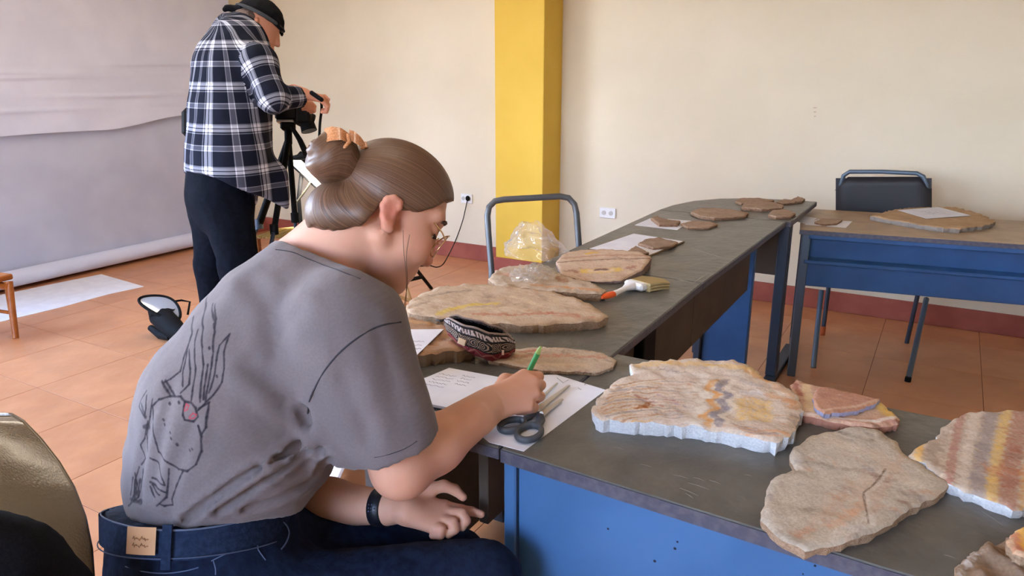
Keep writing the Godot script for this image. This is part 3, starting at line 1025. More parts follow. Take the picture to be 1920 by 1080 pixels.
	# 5: rough lump in the corner with a painted piece on it
	var lump := slab("wall_fragment", [[1788, 1072], [1806, 1048], [1838, 1024], [1862, 1014], [1900, 1006], [1960, 1000], [2000, 1060], [1960, 1130], [1850, 1120]], DT, 0.030, "rough grey-brown crumbling lump with a painted chip, bottom right corner", [S(140, 118, 98), S(160, 136, 112), S(120, 100, 86)],
		[[[[1795, 1070], [1830, 1030]], 0.012, S(200, 200, 204), 0.6, 0.9]], 0.0014, M.stoneside, self, gr, 0.25, 0.22)
	slab("painted_chip", [[1887, 1012], [1896, 998], [1915, 986], [1960, 990], [1970, 1030], [1930, 1045], [1900, 1036]], DT + 0.028, 0.022, "", [S(206, 172, 140), S(214, 180, 150), S(190, 150, 124)], [[[[1906, 1000], [1912, 1030]], 0.012, S(196, 110, 84), 0.7], [[[1925, 992], [1928, 1030]], 0.018, S(226, 172, 76), 0.9]], 0.0014, null, lump)
	# 6: thin slab behind the writing hand
	slab("wall_fragment", [[915, 674], [960, 655], [1000, 650], [1060, 652], [1130, 660], [1156, 675], [1150, 686], [1120, 697], [1060, 695], [1010, 692], [960, 683]], DT, 0.010, "thin flat tan slab directly behind the writing hand and green pencil", beige,
		[[[[960, 668], [1050, 666], [1130, 670]], 0.016, S(184, 126, 102), 0.7, 0.7], [[[975, 660], [1010, 657]], 0.012, S(172, 98, 84), 0.7, 0.7], [[[990, 682], [1100, 684]], 0.014, S(206, 180, 148), 0.7, 0.6], [[[950, 676], [985, 668]], 0.012, S(158, 130, 108), 0.6, 0.7]], 0.0014, null, self, gr)
	# 7: thick slab under a sheet
	slab("wall_fragment", [[690, 610], [735, 598], [770, 596], [810, 602], [850, 618], [892, 642], [886, 650], [850, 655], [800, 662], [740, 668], [690, 668], [670, 640]], DT, 0.034, "thick brown slab with a loose sheet on top, left of the pouch", [S(170, 136, 108), S(186, 150, 120), S(150, 116, 92)],
		[[[[740, 600], [800, 606]], 0.014, S(200, 160, 112), 0.6]], 0.0016, mat(S(136, 112, 88), 0.95), self, gr)
	# 8: large slab
	slab("wall_fragment", [[760, 572], [790, 550], [830, 536], [880, 532], [960, 535], [1030, 545], [1085, 560], [1122, 578], [1141, 593], [1120, 600], [1060, 604], [1000, 608], [930, 604], [860, 598], [800, 592], [766, 584]], DT, 0.026, "largest flat tan slab lying behind the woven pouch", [S(190, 166, 140), S(200, 176, 150), S(176, 150, 126)],
		[[[[822, 588], [850, 578], [890, 571], [930, 569]], 0.020, S(214, 184, 92), 0.9, 0.5], [[[870, 580], [940, 576], [980, 582]], 0.016, S(208, 190, 158), 0.7, 0.5], [[[890, 588], [960, 590], [1030, 586], [1080, 590]], 0.018, S(182, 122, 98), 0.85, 0.6], [[[1040, 592], [1110, 594]], 0.012, S(186, 136, 112), 0.7, 0.6], [[[800, 556], [840, 548], [880, 545]], 0.014, S(140, 124, 112), 0.7, 0.7], [[[780, 572], [800, 566]], 0.012, S(150, 132, 116), 0.6, 0.7], [[[960, 556], [985, 562], [1010, 572]], 0.020, S(212, 190, 158), 0.8, 0.7], [[[1030, 556], [1060, 576]], 0.018, S(206, 184, 152), 0.6, 0.7]], 0.0016, null, self, gr)
	# 9: tilted slab by the plastic bag
	slab("wall_fragment", [[915, 522], [935, 503], [975, 495], [1020, 505], [1060, 516], [1105, 528], [1137, 543], [1128, 549], [1070, 547], [1000, 542], [935, 537]], DT, 0.026, "tan slab half wrapped in clear plastic, behind the largest slab", beige,
		[[[[985, 508], [1030, 516], [1060, 526]], 0.024, S(158, 112, 88), 0.85, 0.6], [[[1000, 534], [1060, 538], [1120, 544]], 0.018, S(200, 144, 100), 0.8, 0.5], [[[940, 512], [975, 520]], 0.024, S(180, 130, 104), 0.7, 0.6]], 0.002, null, self, gr, 0.12, 0.14)
	# 10: curved painted fragment
	var pn := [[1042, 488], [1056, 477], [1090, 473], [1140, 474], [1200, 480], [1222, 488], [1205, 504], [1165, 517], [1130, 517], [1085, 513], [1052, 504]]
	slab("wall_fragment", pn, DT, 0.026, "long fragment painted with yellow medallions, in front of the clipboard", [S(196, 168, 142), S(206, 180, 154), S(182, 150, 126)],
		[[[[1046, 489], [1130, 488], [1218, 490]], 0.007, S(112, 84, 72), 0.8, 0.3], [[[1052, 484], [1130, 482], [1210, 485]], 0.010, S(170, 124, 100), 0.7], [[[1100, 479], [1118, 478]], 0.014, S(220, 172, 72), 0.9],
		[[[1096, 503], [1156, 503]], 0.034, S(222, 184, 84), 0.9, 0.4], [[[1108, 503], [1146, 503]], 0.026, S(216, 190, 164), 0.95, 0.3], [[[1118, 502], [1136, 502]], 0.018, S(118, 88, 84), 0.95, 0.3],
		[[[1070, 501], [1080, 503]], 0.020, S(150, 108, 92), 0.8, 0.5], [[[1176, 502], [1188, 500]], 0.020, S(160, 112, 96), 0.8, 0.5], [[[1056, 503], [1100, 515], [1160, 516], [1204, 502]], 0.006, S(214, 184, 160), 0.8]], 0.0018, mat(S(150, 124, 116), 0.95), self, gr, 0.08, 0.05, -0.10)
	# far pieces
	var br := [S(160, 136, 116), S(174, 148, 126), S(146, 120, 102)]
	var far := [
		[[[1295, 397], [1312, 390], [1350, 390], [1385, 394], [1404, 398], [1398, 404], [1380, 406], [1340, 408], [1310, 404]], 0.014, "large oval brown fragment near the far end of the desk row", "wall_fragment"],
		[[[1390, 388], [1396, 379], [1420, 377], [1450, 378], [1470, 384], [1466, 389], [1430, 391]], 0.016, "wide pale-edged fragment on the rounded end table", "wall_fragment"],
		[[[1440, 402], [1448, 394], [1474, 392], [1492, 399], [1482, 405], [1455, 406]], 0.014, "small pinkish fragment at the front corner of the end table", "wall_fragment"],
		[[[1378, 377], [1388, 371], [1425, 371], [1452, 375], [1430, 380], [1390, 381]], 0.010, "thin brown fragment on the wall side of the end table", "wall_fragment"],
		[[[1456, 378], [1470, 373], [1495, 375], [1490, 379], [1468, 381]], 0.010, "small flat fragment beside the far edge of the end table", "wall_fragment"],
		[[[1484, 373], [1496, 368], [1510, 372], [1504, 376], [1490, 377]], 0.014, "knobbly little fragment farthest away on the end table", "wall_fragment"],
		[[[1276, 419], [1300, 413], [1330, 415], [1346, 420], [1330, 426], [1290, 426]], 0.010, "flat brown sherd lying on the bare desk by the two-piece sheet", "potsherd"]]
	for q in far: slab(q[3], q[0], DT, q[1], q[2], br, [], 0.003, M.sherd, self, "fragments at the far end of the desks", 0.1)
	slab("wall_fragment", [[1632, 404], [1680, 392], [1720, 388], [1790, 388], [1830, 398], [1868, 414], [1855, 420], [1800, 428], [1770, 427], [1700, 417]], DB, 0.022, "broad tan slab with a white sheet on it, on the blue desk", [S(176, 146, 112), S(188, 158, 124), S(164, 134, 102)], [], 0.003, mat(S(140, 130, 122), 0.95), self, gr)

func sheet(px: Array, h: float, label: String, lines := [], t := 0.0006, group := "loose white sheets", called := "paper_sheet") -> Node3D:
	var poly := PackedVector2Array()
	for q in px:
		var p := P(q[0], q[1], h + t)
		poly.append(Vector2(p.x, p.z))
	var o := single(called, G.new().prism(poly, h, h + t), M.paper, label, "paper", group)
	if lines.size():
		var g := G.new()
		for l in lines:                               # pencil marks as thin raised strokes
			var pts := []
			for q in l: pts.append(P(q[0], q[1], h + t + 0.0002))
			g.tube(pts, 0.0007, 4, false, 0.3)
		part("pencil_line", g, mat(S(120, 120, 130), 0.8), o).set_meta("kind", "stuff")
	return o

func scribble(x0: float, y0: float, dx: float, dy: float, rows: int, rx: float, ry: float, n := 14) -> Array:
	var out := []
	for r in rows:
		var l := []
		for k in n + 1:
			var f := float(k) / n
			l.append([x0 + dx * f + rx * r + rng.randf_range(-1, 1), y0 + dy * f + ry * r + rng.randf_range(-1.3, 1.3)])
		out.append(l)
	return out

func table_things() -> void:
	rng.seed = 21
	# sheets of paper
	sheet([[917, 829], [982, 846], [1136, 731], [1042, 702], [985, 705], [850, 775]], DT, "white sheet under the scissors at the desk corner", [[[1078, 712], [1100, 716], [1096, 722]], [[1084, 727], [1090, 731]], [[1062, 706], [1078, 708], [1092, 712]], [[1044, 708], [1056, 718], [1066, 712]]])
	sheet([[790, 770], [850, 772], [830, 800], [795, 795]], DT + 0.001, "corner of a white sheet peeking out below the note pad")
	var np := thing("note_pad", P(845, 725, DT), "thick white pad with handwritten lines under the woman's forearm", "note pad")
	var poly := PackedVector2Array()
	for q in [[772, 718], [842, 689], [945, 708], [856, 768], [800, 757]]:
		var p := P(q[0], q[1], DT + 0.009)
		poly.append(Vector2(p.x, p.z))
	part("backing_board", G.new().prism(poly, DT + 0.001, DT + 0.004), mat(S(60, 62, 70), 0.6), np)
	part("page_block", G.new().prism(Geometry2D.offset_polygon(poly, -0.0015)[0], DT + 0.004, DT + 0.009), M.paper, np)
	var wr := G.new()
	for l in scribble(822, 700, 34, 6, 5, -6, 5) + scribble(868, 704, 22, 4, 4, -5, 5):
		var pts := []
		for q in l: pts.append(P(q[0], q[1], DT + 0.0092))
		wr.tube(pts, 0.0005, 4, false, 0.3)
	part("handwriting", wr, mat(S(110, 112, 122), 0.8), np).set_meta("kind", "stuff")
	sheet([[700, 618], [832, 617], [778, 669], [742, 669], [700, 660]], DT + 0.0375, "white sheet lying on the thick brown slab beside the woman's sleeve", scribble(765, 640, 30, 0, 3, -3, 7))
	sheet([[1190, 422], [1222, 408], [1296, 414], [1270, 431]], DT, "white sheet under a pointed sherd, far along the desk row")
	sheet([[1486, 413], [1502, 404], [1532, 409], [1516, 421]], DB + 0.0, "small white sheet at the near corner of the blue desk", [], 0.0006)
	sheet([[1508, 421], [1534, 411], [1598, 415], [1586, 427]], DB + 0.0008, "white sheet under the small sherd on the blue desk")
	sheet([[1683, 394], [1760, 388], [1821, 404], [1737, 410]], DB + 0.0245, "printed white sheet lying on the slab on the blue desk", scribble(1725, 396, 40, 2, 3, 8, 2))
	var br := [S(150, 126, 106), S(164, 138, 116), S(136, 112, 96)]
	var gs := "small sherds on sheets"
	slab("potsherd", [[1220, 408], [1232, 404], [1242, 409], [1276, 414], [1270, 420], [1236, 420]], DT + 0.0006, 0.012, "pointed dark sherd on the white sheet far along the desk row", br, [], 0.003, M.sherd, self, gs, 0.06)
	slab("potsherd", [[1527, 415], [1542, 409], [1580, 411], [1570, 417], [1545, 419]], DB + 0.0014, 0.012, "small pale sherd on a sheet at the blue desk's corner", [S(160, 138, 120), S(172, 150, 130), S(150, 128, 112)], [], 0.003, M.sherd, self, gs, 0.06)
	# clipboard with two sherds
	var cb := thing("clipboard", P(1190, 462, DT), "brown clipboard holding white paper, two sherds on it", "clipboard")
	poly = PackedVector2Array()
	for q in [[1101, 466], [1187, 437], [1284, 452], [1214, 481]]:
		var p := P(q[0], q[1], DT + 0.006)
		poly.append(Vector2(p.x, p.z))
	part("board", G.new().prism(poly, DT, DT + 0.005, 0.001), M.board, cb)
	part("paper", G.new().prism(Geometry2D.offset_polygon(poly, -0.006)[0], DT + 0.005, DT + 0.006), M.paper, cb)
	slab("potsherd", [[1196, 456], [1210, 448], [1235, 445], [1272, 454], [1258, 461], [1225, 464]], DT + 0.006, 0.010, "rounded brown sherd on the clipboard", br, [], 0.003, M.sherd, self, gs, 0.06)
	slab("potsherd", [[1174, 472], [1192, 460], [1217, 473], [1200, 477]], DT + 0.006, 0.010, "small triangular sherd on the clipboard", br, [], 0.003, M.sherd, self, gs, 0.06)
	# paint brush
	var b0 := P(1128, 558, DT + 0.012)
	var b1 := P(1150, 551, DT + 0.014)
	var b2 := P(1172, 541, DT + 0.014)
	var b3 := P(1186, 535, DT + 0.014)
	var b4 := P(1206, 534, DT + 0.014)
	var b5 := P(1250, 524, DT + 0.012)
	var br2 := thing("paint_brush", P(1190, 540, DT), "flat paint brush with a white handle and an orange tip", "paint brush")
	part("handle_tip", G.new().tube([b0, b0.lerp(b1, 0.3), b0.lerp(b1, 0.7), b1], [0.006, 0.011, 0.013, 0.012], 12, false, 0.7), mat(S(236, 96, 40), 0.4), br2, "orange handle tip")
	part("handle", G.new().tube([b1, b1.lerp(b2, 0.5), b2, b3], [0.012, 0.010, 0.011, 0.024], 12, false, 0.6), M.white, br2)
	var ax := (b5 - b4).normalized()
	var sd := ax.cross(Vector3.UP).normalized()
	var bb := Basis(ax, Vector3.UP, sd)
	part("ferrule", G.new().box(b3.lerp(b4, 0.35), Vector3(0.036, 0.022, 0.072), 0.006, bb), M.white, br2)
	var bri := G.new()
	for i in 16:
		for j in 3:
			var s := (i - 7.5) / 7.5
			var root := b4 + sd * s * 0.034 + Vector3.UP * (j - 1) * 0.0085 - ax * 0.012
			bri.tube([root, root + ax * 0.05 + sd * s * 0.006, root + ax * (0.095 - 0.018 * s * s) + sd * s * 0.010 - Vector3.UP * 0.004], [0.005, 0.0048, 0.0028], 6)
	part("bristles", bri, mat(S(178, 158, 112), 0.85), br2).set_meta("kind", "stuff")
	# scissors
	var sc := thing("scissors", P(1010, 775, DT), "scissors with dark grey ringed handles on the white sheet", "scissors")
	var y := DT + 0.008
	var oval := func(c: Array, a: Array, b: Array) -> Array:
		var l := []
		for k in 26:
			var an := TAU * k / 26
			var q := [c[0] + a[0] * cos(an) + b[0] * sin(an), c[1] + a[1] * cos(an) + b[1] * sin(an)]
			l.append(P(q[0], q[1], y))
		return l
	part("handle", G.new().tube(oval.call([960, 797], [23, -6], [6, 9]), 0.0052, 10, true, 1.3), M.grip, sc)
	part("handle", G.new().tube(oval.call([992, 811], [21, -9], [10, 11]), 0.0052, 10, true, 1.3), M.grip, sc)
	part("shank", G.new().tube([P(979, 790, y), P(990, 783, y), P(1003, 774, y)], [0.006, 0.008, 0.006], 10, false, 0.6), M.grip, sc)
	part("shank", G.new().tube([P(1009, 800, y), P(1014, 788, y), P(1012, 775, y)], [0.006, 0.0085, 0.007], 10, false, 0.6), M.grip, sc)
	var blade := func(a: Array, b: Array, w: float, z: float) -> G:
		var p0 := P(a[0], a[1], z)
		var p1 := P(b[0], b[1], z)
		var dd := (p1 - p0).normalized()
		var s2 := dd.cross(Vector3.UP).normalized() * w
		return G.new().prism(PackedVector2Array([Vector2(p0.x, p0.z) - Vector2(s2.x, s2.z), Vector2(p0.x, p0.z) + Vector2(s2.x, s2.z), Vector2(p1.x, p1.z) + Vector2(s2.x, s2.z) * 0.5, Vector2(p1.x, p1.z) - Vector2(s2.x, s2.z) * 0.2]), z - 0.0012, z + 0.0012, 0.0006)
	part("blade", blade.call([1012, 778], [1053, 748], 0.008, y), M.metal, sc)
	part("blade", blade.call([1006, 782], [1050, 752], 0.008, y - 0.003), M.metal, sc)
	part("pivot", G.new().tube([P(1015, 775, y), P(1015, 775, y + 0.004)], 0.004, 12), M.metal, sc)
	var ca := thing("calipers", P(1030, 745, DT), "metal measuring calipers with two long arms beside the hand", "calipers")
	part("arm", blade.call([985, 773], [1044, 718], 0.006, DT + 0.005), M.metal, ca)
	part("arm", blade.call([1003, 771], [1066, 722], 0.0075, DT + 0.0035), M.metal, ca)
	for q in [[988, 774], [1004, 771]]:
		part("hinge", G.new().tube([P(q[0], q[1], DT + 0.003), P(q[0], q[1], DT + 0.010)], 0.009, 18), M.white, ca)
		part("pin", G.new().tube([P(q[0], q[1], DT + 0.010), P(q[0], q[1], DT + 0.012)], 0.004, 12), M.grip, ca)
	pouch()

func pouch() -> void:
	var o := thing("pencil_case", P(905, 650, DT), "open zipped pencil case in red and black woven cloth", "pencil case")
	# section centres along the case, base height, radii
	var c0 := P(838, 604, DT + 0.07)
	var c1 := P(880, 628, DT + 0.052)
	var c2 := P(925, 646, DT + 0.036)
	var c3 := P(958, 646, DT + 0.032)
	var cs := [c0, c0.lerp(c1, 0.4), c1, c1.lerp(c2, 0.5), c2, c2.lerp(c3, 0.6), c3 + (c3 - c2) * 0.15]
	var rw := [0.012, 0.028, 0.038, 0.042, 0.042, 0.035, 0.016]
	var rh := [0.014, 0.026, 0.034, 0.038, 0.040, 0.034, 0.018]
	var im := Image.create(256, 256, false, Image.FORMAT_RGB8)
	for y in 256:
		for x in 256:
			var col := S(126, 28, 34)
			var v := y / 256.0
			var u := x / 256.0
			var vv := absf(v - 0.5) * 2.0                # 0 at the bottom, 1 at the zip
			if vv > 0.92: col = S(20, 18, 22)
			elif vv > 0.80:
				col = S(200, 186, 186) if fmod(u * 22.0 + vv * 8.0, 1.0) < 0.6 or absf(sin(u * 60.0)) < 0.35 else S(50, 42, 46)
			elif vv > 0.76: col = S(26, 22, 26)
			elif vv > 0.56:
				var q := Vector2(fmod(u * 9.0, 1.0) - 0.5, (vv - 0.66) / 0.24)
				var rr := q.length()
				col = S(176, 152, 132) if fmod(rr * 6.0, 1.0) < 0.42 else S(30, 24, 26)
			elif vv > 0.53: col = S(28, 20, 22)
			elif absf(absf(fmod(u * 6.0, 1.0) - 0.5) * 0.3 + 0.36 - vv) < 0.025: col = S(160, 96, 84)
			col *= 0.9 + 0.2 * fmod(x * 0.5 + y * 0.5, 1.0)
			im.set_pixel(x, y, col)
	var m := mat(Color.WHITE, 0.9)
	m.albedo_texture = ImageTexture.create_from_image(im)
	m.normal_enabled = true
	m.normal_texture = noise_tex(0.08, 256, true, 3.0, null, 60)
	var f := func(u: float, v: float) -> Vector3:
		var t := v * (cs.size() - 1)
		var i := mini(int(t), cs.size() - 2)
		var k: float = t - i
		var c: Vector3 = cs[i].lerp(cs[i + 1], k)
		var dd: Vector3 = (cs[mini(i + 1, cs.size() - 1)] - cs[maxi(i - 1, 0)])
		var side := Vector3(-dd.z, 0, dd.x).normalized()
		var w := lerpf(rw[i], rw[i + 1], smoothstep(0, 1, k))
		var hh := lerpf(rh[i], rh[i + 1], smoothstep(0, 1, k))
		var an := PI * 0.5 + 0.55 + u * (TAU - 1.1)      # open along the top
		return c + side * cos(an) * w + Vector3.UP * (sin(an) * hh + 0.0012 * sin(v * 19.0 + u * 5.0))
	var g := G.new().grid(f, 40, 36)
	var ar := g.arrays()
	var uvs: PackedVector2Array = ar[Mesh.ARRAY_TEX_UV]
	for i in uvs.size(): uvs[i] = Vector2(uvs[i].y, uvs[i].x)
	ar[Mesh.ARRAY_TEX_UV] = uvs
	put("fabric", [[ar, m]], o)
	var lin := G.new()                                  # dark lining seen through the open zip
	lin.grid(func(u, v):
		var p: Vector3 = f.call(0.97 if u < 0.5 else 0.03, clampf(v, 0.04, 0.96))
		return p - Vector3.UP * (0.006 if u < 0.1 or u > 0.9 else 0.016), 6, 24, Vector3.UP)
	part("lining", lin, M.blackfab, o)
	for s in [0.0, 1.0]:
		var zp := []
		for k in 25: zp.append(f.call(s, 0.03 + 0.94 * k / 24.0) as Vector3)
		part("zip", G.new().tube(zp, 0.0028, 6), mat(S(150, 132, 124), 0.5, 0.3), o)
	var lab: Vector3 = f.call(0.80, 0.36)
	var lx: Vector3 = ((f.call(0.80, 0.45) as Vector3) - lab).normalized()
	var lz := lx.cross((f.call(0.86, 0.36) as Vector3) - lab).normalized()
	if lz.dot(cam.position - lab) < 0: lz = -lz
	part("label_tab", G.new().box(lab + lz * 0.002, Vector3(0.020, 0.014, 0.003), 0.001, Basis(lx, lz.cross(lx), lz)), mat(S(214, 184, 148), 0.8), o)
	part("zip_pull", G.new().tube([c0 + Vector3(0, 0.008, 0), P(826, 602, DT + 0.075), P(818, 600, DT + 0.07)], [0.003, 0.003, 0.002], 6), mat(S(40, 26, 20), 0.7), o)
	part("zip_tab", G.new().box(P(943, 661, DT + 0.03), Vector3(0.005, 0.011, 0.003), 0.001, cam.basis), mat(S(220, 190, 170), 0.6), o)

# ------------------------------------------------------------------ things behind the desks
func background_things() -> void:
	rng.seed = 33
	# the grey cloth backdrop: an upper sheet hanging over a lower one, rolled on a tube at the floor
	var bx := -5.19
	var cl := thing("backdrop", Vector3(bx, 0, -1.8), "pale grey cloth backdrop hanging on the left wall, rolled on a tube at the floor", "backdrop")
	var fold := func(z: float, y: float, k: float) -> float:
		var wv := 0.004 * sin(y * 9.0 + z * 1.3) + 0.010 * nz.get_noise_2d(z * 22.0 + k * 90.0, y * 190.0)
		for q in [[1.415, 0.35], [1.375, 0.5], [1.33, 0.2], [1.22, 0.6], [1.12, 0.8]]:
			wv += 0.011 * exp(-pow((y - q[0] - 0.012 * sin(z * 2.0 + q[1] * 9.0)) / 0.012, 2.0)) * (0.4 + 0.6 * sin(z * 3.1 + q[1] * 20.0))
		return wv
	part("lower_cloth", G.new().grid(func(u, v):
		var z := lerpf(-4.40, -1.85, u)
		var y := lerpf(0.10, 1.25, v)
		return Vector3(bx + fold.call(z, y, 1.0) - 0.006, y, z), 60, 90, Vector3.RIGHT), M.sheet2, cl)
	var hem := func(z: float) -> float: return 0.965 + 0.02 * sin(z * 1.7) + 0.09 * smoothstep(-3.2, -3.9, z)
	part("upper_cloth", G.new().grid(func(u, v):
		var z := lerpf(-4.40, -1.85, u)
		var y := lerpf(hem.call(z), 2.86, v)
		return Vector3(bx + 0.022 + fold.call(z, y, 0.0) + 0.02 * (1.0 - v), y, z), 70, 180, Vector3.RIGHT), M.sheet, cl)
	part("roller", G.new().tube([Vector3(bx + 0.01, 0.075, -4.40), Vector3(bx + 0.01, 0.075, -1.85)], 0.05, 20), M.sheet, cl)
	part("cloth_roll", G.new().grid(func(u, v):
		var an := lerpf(-1.0, 1.9, v)
		return Vector3(bx + 0.01 + cos(an) * (0.056 + 0.002 * sin(u * 40.0)), 0.075 + sin(an) * 0.056, lerpf(-4.40, -1.85, u)), 40, 12, Vector3.RIGHT), M.sheet, cl)
	part("hanging_rail", G.new().tube([Vector3(bx, 2.86, -4.45), Vector3(bx, 2.86, -1.80)], 0.015, 12), M.greytube, cl)
	# paper strip on the floor
	var poly := PackedVector2Array()
	for q in [[270, 537], [190, 514], [100, 532], [0, 553], [-200, 602], [-160, 645], [0, 603], [110, 577], [205, 551]]:
		var p := P(q[0], q[1], 0.002)
		poly.append(Vector2(p.x, p.z))
	single("paper_strip", G.new().prism(poly, 0.0, 0.002), M.paper, "long white paper strip lying on the floor by the backdrop", "paper")
	# wooden stool at the left edge
	var st := thing("stool", P(-60, 640, 0.0), "varnished orange-brown wooden stool cut by the left edge", "stool")
	var lg := P(30, 634, 0.0)
	var top := PZ(16, 522, (cam.basis.inverse() * (cam.position - lg)).z)
	var hs := top.y
	var sx := Vector3(-0.34, 0, 0.06)
	var sz := Vector3(-0.05, 0, 0.30)
	for a in [[0, 0], [1, 0], [0, 1], [1, 1]]:
		var p: Vector3 = lg + sx * a[0] + sz * a[1]
		var q: Vector3 = top + sx * a[0] * 0.9 + sz * a[1] * 0.9 + Vector3(-0.01, -0.02, 0)
		var b := Basis(sx.normalized(), Vector3.UP, sx.cross(Vector3.UP).normalized())
		part("leg", G.new().tube([p, p.lerp(q, 0.5), q], [0.015, 0.018, 0.022], 8), M.wood, st)
	var c := top + sx * 0.45 + sz * 0.45
	part("seat", G.new().box(Vector3(c.x, hs, c.z), Vector3(0.37, 0.03, 0.34), 0.006, Basis(Vector3.UP, 0.17)), M.wood, st)
	part("rail", G.new().tube([lg.lerp(top, 0.42), (lg + sx).lerp(top + sx * 0.9, 0.42)], 0.010, 8), M.wood, st)
	part("apron", G.new().tube([lg.lerp(top, 0.86), (lg + sx).lerp(top + sx * 0.9, 0.86)], 0.022, 8), M.wood, st)
	# black lamp head lying on the floor
	var lp := thing("lamp_head", P(318, 628, 0.0), "black lamp head with a pale oval glass lying on the floor", "lamp")
	var zl := (cam.basis.inverse() * (P(318, 628, 0.0) - cam.position)).z * -1.0
	var oc := PZ(303, 575, zl - 0.05)
	var ux := (PZ(345, 590, zl - 0.02) - PZ(268, 570, zl - 0.08)) * 0.5
	var uy := (PZ(296, 555, zl) - PZ(304, 597, zl - 0.09)) * 0.5
	var un := ux.cross(uy).normalized()
	if un.dot(cam.position - oc) < 0: un = -un
	var rim := []
	for k in 30:
		var an := TAU * k / 30
		rim.append(oc + ux * (cos(an) - 0.10 * cos(2 * an)) + uy * sin(an) * (1.0 + 0.25 * cos(an)))
	part("rim", G.new().tube(rim, 0.008, 8, true), M.black, lp)
	var gl := G.new()
	gl.sg(1)
	for k in 30: gl.tri(oc + un * 0.012, rim[k], rim[(k + 1) % 30], un)
	part("glass", gl, mat(S(168, 176, 190), 0.15, 0.0, 0.8), lp)
	var hb := G.new()
	hb.tube([oc + un * -0.01, oc + un * -0.03 + Vector3(0, -0.03, 0), P(330, 622, 0.05), P(345, 628, 0.045)], [0.07, 0.065, 0.055, 0.04], 16)
	part("housing", hb, M.black, lp)
	part("bracket", G.new().tube([P(283, 615, 0.03), P(300, 628, 0.022), P(320, 632, 0.03)], [0.018, 0.022, 0.02], 10), M.black, lp)
	part("yoke", G.new().tube([PZ(320, 566, zl + 0.05), PZ(340, 563, zl + 0.08), PZ(356, 566, zl + 0.1), PZ(352, 590, zl + 0.08)], 0.006, 8), M.black, lp)
	# bare tubular chair frame behind the desks
	var uf := thing("tubular_chair", P(1000, 640, 0.0), "bare grey tubular chair back standing in front of the yellow pillar", "chair frame")
	var zc := 3.0
	var ub := []
	for q in [[924, 560], [921, 500], [916, 440], [914, 405], [917, 388], [928, 377], [945, 374], [1000, 371], [1050, 368], [1066, 371], [1077, 383], [1081, 400], [1084, 440], [1088, 500]]:
		ub.append(PZ(q[0], q[1], zc + (q[0] - 915.0) / 170.0 * 0.04))
	var fl0: Vector3 = ub[0]
	var fl1: Vector3 = ub[ub.size() - 1]
	ub.push_front(Vector3(fl0.x - 0.02, 0.0, fl0.z - 0.02))
	ub.append(Vector3(fl1.x + 0.0, 0.0, fl1.z - 0.03))
	part("back_tube", G.new().tube(ub, 0.0125, 12), M.greytube, uf)
	var fw := (fl1 - fl0).cross(Vector3.UP).normalized()
	if fw.z < 0: fw = -fw
	var s0 := Vector3(fl0.x, 0.44, fl0.z) + (fl1 - fl0) * Vector3(0.05, 0, 0.05)
	var s1 := Vector3(fl1.x, 0.44, fl1.z) - (fl1 - fl0) * Vector3(0.05, 0, 0.05)
	fw *= 0.9
	part("seat_tube", G.new().tube([s0, s0 + fw * 0.34, s1 + fw * 0.34, s1], 0.011, 10), M.greytube, uf)
	for s in [s0, s1]: part("leg", G.new().tube([s + fw * 0.33, Vector3(s.x, 0, s.z) + fw * 0.36], 0.011, 10), M.greytube, uf)
	# clear crumpled plastic bag
	var pb := PZ(1003, 484, 2.62)
	var pm := mat(Color(1, 1, 1, 0.13), 0.1, 0.0, 0.9)
	pm.transparency = BaseMaterial3D.TRANSPARENCY_ALPHA
	var bag := G.new().grid(func(u, v):
		var an: float = TAU * u
		var r := 0.105 * (1.0 - 0.75 * pow(v, 1.6)) * (1.0 + 0.45 * nz.get_noise_3d(cos(an) * 90.0, sin(an) * 90.0, v * 160.0) + 0.12 * nz.get_noise_3d(cos(an) * 300.0, sin(an) * 300.0, v * 420.0))
		return Vector3(pb.x, 0, pb.z) + Vector3(cos(an) * r - 0.02 * v, DT + 0.012 + v * 0.106 + 0.02 * nz.get_noise_2d(an * 60.0, v * 200.0), sin(an) * r), 48, 26)
	for layer in 2:
		bag.grid(func(u, v):
			var an: float = TAU * u
			var rr: float = v * (1.0 + 0.3 * nz.get_noise_2d(cos(an) * 120.0, sin(an) * 120.0 + layer * 500.0))
			var p := P(1000 + 44 * rr * cos(an), 513 + 17 * rr * sin(an), DT + 0.03)
			return p + Vector3(0, 0.010 + layer * 0.004 + 0.014 * nz.get_noise_3d(p.x * 9000.0, layer * 300.0, p.z * 9000.0) - 0.012 * v * v, 0), 40, 12, Vector3.UP)
	single("plastic_bag", bag, pm, "crumpled clear plastic bag beside the tan slab, before the pillar", "plastic bag")
	# black chair behind the blue desk
	var ch := thing("chair", Vector3(-0.25, 0, -4.0), "black padded chair with blue-grey tube legs behind the blue desk", "chair")
	var zb := -4.27
	var loop := []
	for q in [[1577, 420], [1577, 372], [1577, 345], [1582, 329], [1593, 322], [1655, 322], [1719, 325], [1731, 331], [1737, 346], [1738, 375], [1736, 420]]:
		loop.append(WZ(q[0], q[1], zb))
	part("back_frame", G.new().tube(loop, 0.011, 10), M.bluetube, ch)
	var pc := G.new()
	pc.grid(func(u, v):
		var p0 := WZ(lerpf(1567, 1747, u), lerpf(332, 420, v), zb + 0.012)
		var e := minf(minf(u, 1 - u) * 9.0, minf(v, 1 - v) * 9.0)
		var s := clampf(e, 0, 1)
		var cy := 0.03 * (1.0 - s)
		var sh := 0.05 * maxf(0.0, 1.0 - minf(u, 1 - u) * 9.0) * maxf(0.0, 1.0 - v * 4.0) * 1.5
		return p0 + Vector3(0, -sh, 0.028 * sqrt(s) - 0.012 - cy * 0.0), 24, 16, Vector3.BACK)
	pc.grid(func(u, v): return WZ(lerpf(1567, 1747, u), lerpf(334, 420, v), zb - 0.0), 2, 2, Vector3.FORWARD)
